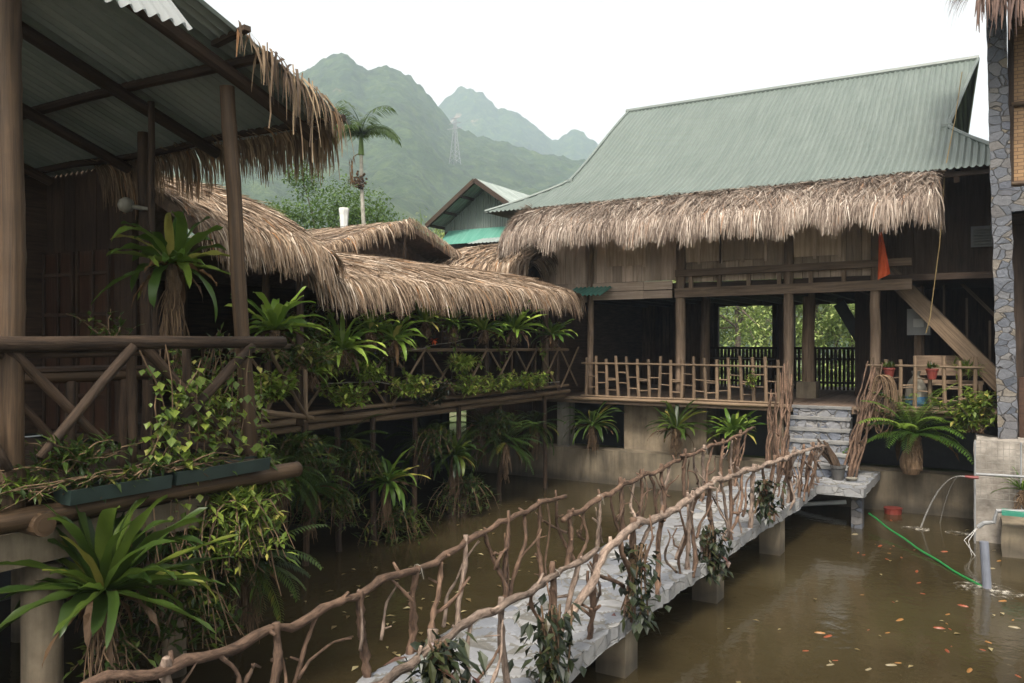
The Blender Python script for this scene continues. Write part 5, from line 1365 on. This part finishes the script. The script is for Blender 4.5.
# planters on the terrace edge
for k, (px, py, wy_, lab, mt) in enumerate(((268, 395, .25, 'bright climbing foliage at the corner beside leaning post', 'lime'), (300, 362, .3, 'dark leafy plant behind the X braced bay', 'shrub'), (348, 400, .30, 'bushy planter foliage first from left on terrace edge', 'lime'), (408, 390, .42, 'light green planter foliage second on the terrace edge', 'lime'), (430, 398, .3, 'reddish dark planter foliage between green ones', 'orchid'), (470, 388, .40, 'broad leaf planter foliage at mid terrace edge', 'lime'), (500, 385, .45, 'pale planter foliage left of the far terrace end', 'lime'), (532, 382, .4, 'planter foliage at far end of the terrace edge', 'lime'))):
    X = -7.45 if px > 320 else -6.55; mt = 'limeb' if mt == 'lime' else mt
    shrub('planter_foliage', lab, ax(px, py+6, X), (.26, wy_*1.9, .40), 48, (.10, .05), mt, 'plant', 'plants along the terrace edge' if px > 320 else None, .1, 14)
# hanging strings of leaves under the eave
t = thing('hanging_vines', 'strands of leafy vines dangling from the terrace eave', 'vines', ax(440, 320, -7.6)); mb = MB(); ms = MB()
for i in range(75):
    px = R.uniform(285, 565); hanging(mb, ms, ax(px, R.uniform(303, 330), R.uniform(-8.0, -7.3)), R.uniform(.2, .9), .09, i, 14)
mb.build('leaves', M['lime'], t); ms.build('stems', M['rootm'], t)
q = ax(434, 340, FX+.2); t = thing('orange_flower', 'single orange bloom hanging at mid terrace rail', 'flower', q); mb = MB()
for k in range(10): leaf(mb, q, V((R.uniform(-1, 1), R.uniform(-1, 1), R.uniform(-1, .4))), .09, .05)
mb.build('petals', M['orange'], t)
mb = MB(); mb.tube(crooked(ax(400, 352, FX+.12), ax(488, 335, FX+.12), 12, .10, 4), .006, 4); tag(mb.build('cord', M['net'], origin=ax(434, 352, FX+.12)), 'thin pale cord looping along mid terrace rail', 'cord')
mb = MB(); mb.tube(crooked(ax(318, 383, FX+.12), ax(560, 382, FX+.12), 24, .07, 9), .008, 5); tag(mb.build('hose', M['net'], origin=ax(440, 384, FX+.12)), 'pale sagging hose strung along the terrace floor edge', 'hose')

# plants under the stilt house
fern('stilt_fern', 'dark fern hanging before the black opening under long fence', ay(592, 425, 15.35), .72, 40, .07, 'fern', .3, None, (-5, 65), (50, 110), 6)
fern('birds_nest_fern', 'dark green bird nest fern before pale foundation block', ay(676, 428, 15.3), .78, 46, .065, 'fern', .3, None, (0, 75), (30, 85), 6)
fern('birds_nest_fern', 'bright glossy fern left of the stone steps', ay(734, 434, 15.2), .66, 46, .08, 'fernl', .4, None, (5, 70), (40, 90), 2)
fern('birds_nest_fern', 'large arching fern in brown bark pot on the retaining wall right', ay(914, 434, 15.1), 1.05, 40, .15, 'fernl', .3, None, (0, 78), (45, 90), 3, 'fern', 'pinnate')
q = ay(911, 466, 15.2); q.z = -2.2; t = thing('bark_pot', 'rounded brown bark pot below the large arching fern', 'pot', q)
mb = MB(); mb.lathe(q, [(.12, 0), (.17, .1), (.18, .22), (.13, .36), (.07, .42)], 14); mb.build('shell', M['rootm'], t)
shrub('shrub', 'leafy green shrub beside the stone column', ay(974, 432, 14.75), (.50, .35, 1.15), 64, (.12, .06), 'lime', 'shrub', None, .3, 22)
shrub('leafy_plant', 'yellow green creeper at the left fence end near steps', ay(752, 388, 15.4), (.16, .12, .5), 12, (.08, .05), 'lime', 'plant', None, .2, 10, None)
shrub('leafy_plant', 'yellowish palm tuft at the foot of wooden staircase', ay(968, 372, 15.9), (.3, .3, .35), 16, (.2, .03), 'lime', 'plant', None, .5, 9)
fern('hanging_fern', 'small grassy plant at right frame edge over the rocks', ay(1022, 490, 13.6), .42, 26, .03, 'fernl', .15, None, (15, 75), (40, 90), 0)

# ================================================================== RIGHT STONE BUILDING
sb = thing('stone_building', 'stone pillared building with woven bamboo upper wall at right edge', 'building', (1.5, 15.5, Z0))
def rough_box(mb, x0, x1, y0, y1, z0, z1, amp, lean=0, res=.12, sc_=5):
    def J(p):
        t_ = (p.z-z0)/(z1-z0); q = V(noise.noise_vector(p*sc_)); return p+q*amp+V((lean*t_, 0, 0))
    for f in ((0,), (1,), (2,), (3,), (4,)):
        k = f[0]
        if k == 0: S, a, b_ = (lambda u, v: J(V((x0+(x1-x0)*u, y0, z0+(z1-z0)*v)))), x1-x0, z1-z0
        if k == 1: S, a, b_ = (lambda u, v: J(V((x1, y0+(y1-y0)*u, z0+(z1-z0)*v)))), y1-y0, z1-z0
        if k == 2: S, a, b_ = (lambda u, v: J(V((x1+(x0-x1)*u, y1, z0+(z1-z0)*v)))), x1-x0, z1-z0
        if k == 3: S, a, b_ = (lambda u, v: J(V((x0, y1+(y0-y1)*u, z0+(z1-z0)*v)))), y1-y0, z1-z0
        if k == 4: S, a, b_ = (lambda u, v: J(V((x0+(x1-x0)*u, y0+(y1-y0)*v, z1)))), x1-x0, y1-y0
        mb.grid(S, max(2, int(a/res)), max(2, int(b_/res)))
cx0 = ay(998, 430, 14.3).x; cx1 = ay(1018, 430, 14.3).x
mb = MB(); rough_box(mb, cx0, cx1, 14.3, 14.68, -1.5, 5.6, .02, ay(985, 20, 14.3).x-cx0, .09, 4); mb.build('stone_column', M['slate'], sb)
mb = MB(); rough_box(mb, 3.6, 4.0, 14.3, 14.68, -2.4, 5.6, .02, 0, .12, 4); mb.build('stone_column', M['slate'], sb)
mb = MB(); rough_box(mb, cx1-.16, 3.6, 14.34, 14.7, 1.93, 2.30, .015, 0, .12, 4); mb.build('stone_beam', M['slate'], sb)
wv0 = cx1-.08
mb = MB(); mb.poly([(wv0, 14.52, 2.3), (3.6, 14.52, 2.3), (3.6, 14.52, 5.3), (wv0, 14.52, 5.3)], .5, [(0, 0), (3.5, 0), (3.5, 3), (0, 3)]); mb.box(wv0, 3.6, 14.54, 14.62, 2.3, 5.3); mb.build('woven_wall', M['weave'], sb)
for z in (2.36, 3.55, 5.1): mb = MB(); bamboo(mb, (wv0, 14.47, z), (3.6, 14.47, z), .035); mb.build('bamboo_batten', M['bamboo'], sb)
for x in (wv0+.28, wv0+1.5, wv0+2.6): mb = MB(); bamboo(mb, (x, 14.46, 2.3), (x, 14.46, 5.2), .035); mb.build('bamboo_batten', M['bamboo'], sb)
mb = MB(); mb.box(wv0-.05, wv0+.03, 14.45, 14.7, 2.3, 5.3); mb.build('wall_edge', M['darkwood'], sb)
mb = MB(); planks(mb, .1, 3.9, 15.4, Z0, 1.95); mb.box(.1, 3.9, 14.6, 15.6, 1.86, 1.93); mb.build('lower_wall', M['darkwood'], sb)
mb = MB(); mb.box(cx1+.02, cx1+1.2, 14.75, 14.95, -1.5, -.55); mb.build('brick_plinth', M['door'], sb)
def br_(u, v): return V((-.26+4.5*u, 13.55+2.6*v, 5.02+2.4*v))
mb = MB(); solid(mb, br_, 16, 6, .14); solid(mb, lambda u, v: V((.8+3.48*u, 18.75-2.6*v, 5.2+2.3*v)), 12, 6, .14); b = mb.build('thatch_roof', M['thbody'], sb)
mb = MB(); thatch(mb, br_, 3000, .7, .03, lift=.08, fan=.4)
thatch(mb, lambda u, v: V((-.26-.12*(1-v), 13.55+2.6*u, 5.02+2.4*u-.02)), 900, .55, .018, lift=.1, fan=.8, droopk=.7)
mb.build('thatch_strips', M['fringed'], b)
mb = MB(); mb.box(.75, 4.0, 15.65, 18.6, Z0, 4.9); mb.build('rear_block', M['plankd'], sb)
# rock pedestal and bank
rx = ay(975, 470, 13.9).x
mb = MB(); rough_box(mb, rx, 2.6, 13.75, 14.9, -3.9, -1.46, .06, 0, .12, 2.6); t = thing('rock_pedestal', 'pale rough rock pedestal carrying the stone column', 'rock base', (1, 14.2, WZ)); mb.build('rocks', M['rock'], t)
mb = MB(); rough_box(mb, .02, 3.2, 12.95, 13.72, -3.9, -2.48, .04, 0, .12, 2.6); mb.build('lower_ledge', M['concd'], t)
# wire net on poles before the rocks
t = thing('net_fence', 'pale wire net panel on thin poles before the rock base', 'net fence', (rx+.2, 13.6, WZ))
n0, n1 = ay(975, 440, 13.6), ay(1021, 440, 13.6)
mb = MB()
for x in (n0.x, n1.x): mb.tube([(x, 13.6, WZ-.3), (x, 13.6, n0.z)], .014, 6)
mb.build('poles', M['steel'], t)
mb = MB()
for k in range(9): x = n0.x+(n1.x-n0.x)*k/8; mb.tube([(x, 13.6, -2.25), (x, 13.6, n0.z)], .003, 4)
for k in range(9): z = -2.25+(n0.z+2.25)*k/8; mb.tube([(n0.x, 13.6, z), (n1.x, 13.6, z)], .004, 4)
mb.build('mesh', M['net'], t)
q0, q1 = ay(976, 474, 13.4), ay(1030, 477, 13.4)
mb = MB(); mb.tube([q0, q1], .02, 8); tag(mb.build('metal_pipe', M['steel'], origin=q0), 'thin horizontal grey pipe in front of the rock base', 'pipe')
# water spout and outlet
n = ay(969, 477, 13.3); t = thing('water_spout', 'small red spout squirting thin water arcs into the pond', 'spout', n)
mb = MB(); mb.tube([n+V((.12, 0, 0)), n, n+V((-.05, 0, .005))], [.02, .022, .015], 8); mb.build('nozzle', M['red'], t)
mb = MB(); e = az(921, 527, WZ); s0 = n+V((-.05, 0, 0))
mb.tube([s0.lerp(V((e.x, e.y, s0.z)), u)+V((0, 0, (e.z-s0.z)*u*u)) for u in [k/12 for k in range(13)]], [.006+.008*k/12 for k in range(13)], 5)
e2 = az(940, 523, WZ); mb.tube([s0.lerp(V((e2.x, e2.y, s0.z)), u)+V((0, 0, (e2.z-s0.z)*u*u)) for u in [k/10 for k in range(11)]], .005, 5)
mb.build('jet', M['jet'], t, smooth=True)
pts = [ay(*a, 12.85) for a in ((1030, 512), (997, 511), (994, 522), (984, 523), (978, 527))]
t = thing('outlet_pipe', 'bent grey outlet pipe pouring into pond beside green plank', 'pipe', pts[-1]); mb = MB(); mb.tube(pts, .03, 9); mb.build('pipe', M['steel'], t)
mb = MB(); p = pts[-1]
for k in range(2): mb.tube([p+V((R.gauss(0, .01), R.gauss(0, .02), 0)), p+V((-.06+R.gauss(0, .05), -.02+R.gauss(0, .04), (WZ-p.z)*.5)), V((p.x-.05+R.gauss(0, .04), p.y-.03+R.gauss(0, .03), WZ))], .007, 5)
mb.build('water', M['jet'], t, smooth=True)
q = ay(1000, 510, 12.8); t = thing('green_plank', 'bright green painted plank at the right edge above water', 'plank', q); mb = MB(); mb.box(q.x+.02, q.x+1.6, 12.7, 12.95, q.z-.05, q.z); mb.build('board', M['greenp'], t)
# standing pvc pipe, hose, foam
q = az(987, 588, WZ); t = thing('standpipe', 'grey plastic pipe standing upright out of the pond', 'pipe', q)
mb = MB(); tp = (q.x-.03, q.y, -2.36); mb.tube([(q.x, q.y, -3.3), (q.x, q.y, WZ), tp], .05, 14); mb.tube([tp, (tp[0], tp[1], tp[2]+.004)], [.042, .042], 12, r=0); mb.build('tube', M['pvc'], t, smooth=False)
h0, h1 = az(869, 524, WZ), az(981, 587, WZ)
mb = MB(); mb.tube([h0.lerp(h1, k/16)+V((.012*math.sin(k*1.3), 0, .16*(1-k/16)**2+.008)) for k in range(17)], .013, 7); tag(mb.build('green_hose', M['hose'], origin=h0), 'green hose running straight over the water to the standpipe', 'hose')
def foam(c, rx_, ry_, lab):
    mb = MB(); c = V(c); b = len(mb.v); n = 26; rings = 6
    mb.v.append((c.x, c.y, WZ+.02))
    for j in range(1, rings+1):
        for k in range(n):
            a = 2*math.pi*k/n; q = j/rings*(1+.35*noise.noise(V((math.cos(a)*2, math.sin(a)*2, c.x*3))))
            mb.v.append((c.x+rx_*q*math.cos(a), c.y+ry_*q*math.sin(a), WZ+.006+.022*(1-j/rings)*R.random()))
    for k in range(n): mb.face((b, b+1+k, b+1+(k+1) % n))
    for j in range(rings-1):
        for k in range(n):
            a0 = b+1+j*n; mb.face((a0+k, a0+n+k, a0+n+(k+1) % n, a0+(k+1) % n))
    for k in range(26):
        p = c+V((R.gauss(0, rx_*.4), R.gauss(0, ry_*.4), 0)); p.z = WZ+.012; mb.lathe(p, [(.004, -.006), (.012*R.uniform(.5, 1.4), 0), (.003, .008)], 6)
    tag(mb.build('splash_foam', M['foam'], origin=c), lab, 'foam')
q = az(990, 590, WZ); foam(q, .34, .30, 'white churned foam round the foot of the standpipe')
foam(az(916, 529, WZ), .20, .16, 'small splash where the thin water arc lands')
foam(az(965, 534, WZ), .30, .18, 'pale foam patch below the bent outlet pipe')
foam(az(1012, 541, WZ), .25, .16, 'foam patch at the right edge under the green plank')

# ================================================================== FISH AND FLOATING LEAVES
def make_fish(mat, label, group):
    t = thing('fish', label, 'fish', (0, 0, 0), group)
    mb = MB(); pts = [(-.11, 0, 0), (-.085, 0, 0), (-.04, 0, .004), (.02, 0, .006), (.07, 0, .004), (.10, 0, 0), (.113, 0, 0)]
    mb.tube(pts, [.006, .012, .024, .030, .026, .014, .003], 10); mb.build('body', M[mat], t, smooth=True)
    mb = MB(); mb.poly([(-.105, .004, .006), (-.175, .035, .008), (-.15, 0, .006), (-.175, -.035, .008), (-.105, -.004, .006)]); mb.build('tail', M[mat], t)
    mb = MB(); mb.poly([(.04, .001, .03), (-.02, .001, .042), (-.05, .001, .026)]); mb.poly([(.04, -.001, .03), (-.02, -.001, .042), (-.05, -.001, .026)]); mb.build('dorsal_fin', M[mat], t)
    return t
def dup(root, loc, rz, s):
    r = root.copy(); col.objects.link(r); r.location = loc; r.rotation_euler = (0, 0, rz); r.scale = (s, s, s)
    for ch in list(root.children):
        c = ch.copy(); col.objects.link(c); c.parent = r
    return r
def fishes(mat, label, group, spots):
    root = make_fish(mat, label, group)
    for i, (px, py) in enumerate(spots):
        p = az(px, py, WZ-.0115); rz = R.uniform(0, 6.28); s = R.uniform(.38, .75)
        if i == 0: root.location = p; root.rotation_euler = (0, 0, rz); root.scale = (s, s, s); first = root
        else: dup(root, p, rz, s)
def cloud(n, boxes):
    out = []
    while len(out) < n:
        x0, y0, x1, y1 = R.choice(boxes); out.append((R.uniform(x0, x1), R.uniform(y0, y1)))
    return out
BX = [(860, 560, 960, 625), (900, 535, 1010, 575), (790, 630, 900, 675), (930, 600, 1020, 680), (850, 520, 900, 560)]
fishes('fish_r', 'red carp at the surface of the right pond, near the standpipe', 'red carp in the pond', cloud(26, BX))
fishes('fish_o', 'orange carp at the surface of the right pond', 'orange carp in the pond', cloud(15, BX))
fishes('fish_w', 'pale yellow carp at the surface of the right pond', 'pale carp in the pond', cloud(9, BX))
mb = MB()
lf0 = None
def float_leaf(p, L, label, group):
    global lf0
    if lf0 is None or True:
        mb = MB(); leaf(mb, V((0, 0, 0)), V((1, 0, .02)), L, L*.5, R.random()); o = mb.build('floating_leaf', M['litter']); o.location = p; o.rotation_euler = (0, 0, R.uniform(0, 6.28)); tag(o, label, 'leaf', group)
for i in range(95):
    px, py = R.uniform(270, 560), R.uniform(500, 670)
    p = az(px, py, WZ+.012)
    if p.x > -4.1 or p.x < -7.4: continue
    float_leaf(p, R.uniform(.05, .13), 'dry floating leaf on the pond left of the footbridge', 'leaves floating left of the bridge')
for i in range(34):
    px, py = R.uniform(590, 1010), R.uniform(530, 682); p = az(px, py, WZ+.012)
    if p.x < -2.4: continue
    float_leaf(p, R.uniform(.04, .09), 'dry floating leaf on the pond right of the footbridge', 'leaves floating right of the bridge')

# ================================================================== AIR, LIGHT, CAMERA
hz = MB(); hz.box(-1500, 1500, -900, 1600, -5, 330, .5); hzo = hz.build('haze', None if False else M['steel'])
m = bpy.data.materials.new('haze'); m.use_nodes = True; nt = m.node_tree; nt.nodes.clear()
out = nt.nodes.new('ShaderNodeOutputMaterial'); pv = nt.nodes.new('ShaderNodeVolumePrincipled')
pv.inputs['Color'].default_value = (.70, .83, 1, 1); pv.inputs['Density'].default_value = HAZE = .00062; pv.inputs['Anisotropy'].default_value = .2
nt.links.new(pv.outputs[0], out.inputs['Volume']); hzo.data.materials.clear(); hzo.data.materials.append(m); hzo['kind'] = 'stuff'

SUN_EL, SUN_AZ = rad(52), rad(166)      # azimuth clockwise from +Y (the bridge axis)
wd = bpy.data.worlds.new('World'); sc.world = wd; wd.use_nodes = True; nt = wd.node_tree
bg = nt.nodes['Background']
sky = nt.nodes.new('ShaderNodeTexSky'); sky.sky_type = 'NISHITA'; sky.sun_disc = False
sky.sun_elevation = SUN_EL; sky.sun_rotation = SUN_AZ; sky.dust_density = 6; sky.air_density = 1; sky.ozone_density = 1
hs = nd(nt, 'ShaderNodeHueSaturation', {'Saturation': .02, 'Value': 1.0, 'Color': sky.outputs[0]})
nt.links.new(mix(nt, hs.outputs[0], (1., .955, .885), 1.0, 'MULTIPLY'), bg.inputs['Color']); bg.inputs['Strength'].default_value = .15
sd = V((math.sin(SUN_AZ)*math.cos(SUN_EL), math.cos(SUN_AZ)*math.cos(SUN_EL), math.sin(SUN_EL)))
L = bpy.data.lights.new('sun', 'SUN'); L.energy = 2.0; L.angle = rad(9); L.color = (1, .92, .80)
so = bpy.data.objects.new('sun', L); col.objects.link(so); so.rotation_euler = sd.to_track_quat('Z', 'Y').to_euler()
cd = bpy.data.cameras.new('camera'); cam = bpy.data.objects.new('camera', cd); col.objects.link(cam)
cd.sensor_width = 36; cd.lens = FPX/1024*36; cd.clip_start = .05; cd.clip_end = 6000
cam.location = (0, 0, 0); cam.rotation_euler = (rad(90), 0, YAW); sc.camera = cam
vs = sc.view_settings; vs.view_transform = 'Standard'; vs.look = 'None'; vs.exposure = 1.32; vs.gamma = 1; vs.use_curve_mapping = False
sc.render.resolution_x, sc.render.resolution_y = 1024, 683
cy = sc.cycles; cy.use_denoising = True; cy.max_bounces = 8; cy.diffuse_bounces = 4; cy.transparent_max_bounces = 12; cy.volume_bounces = 1
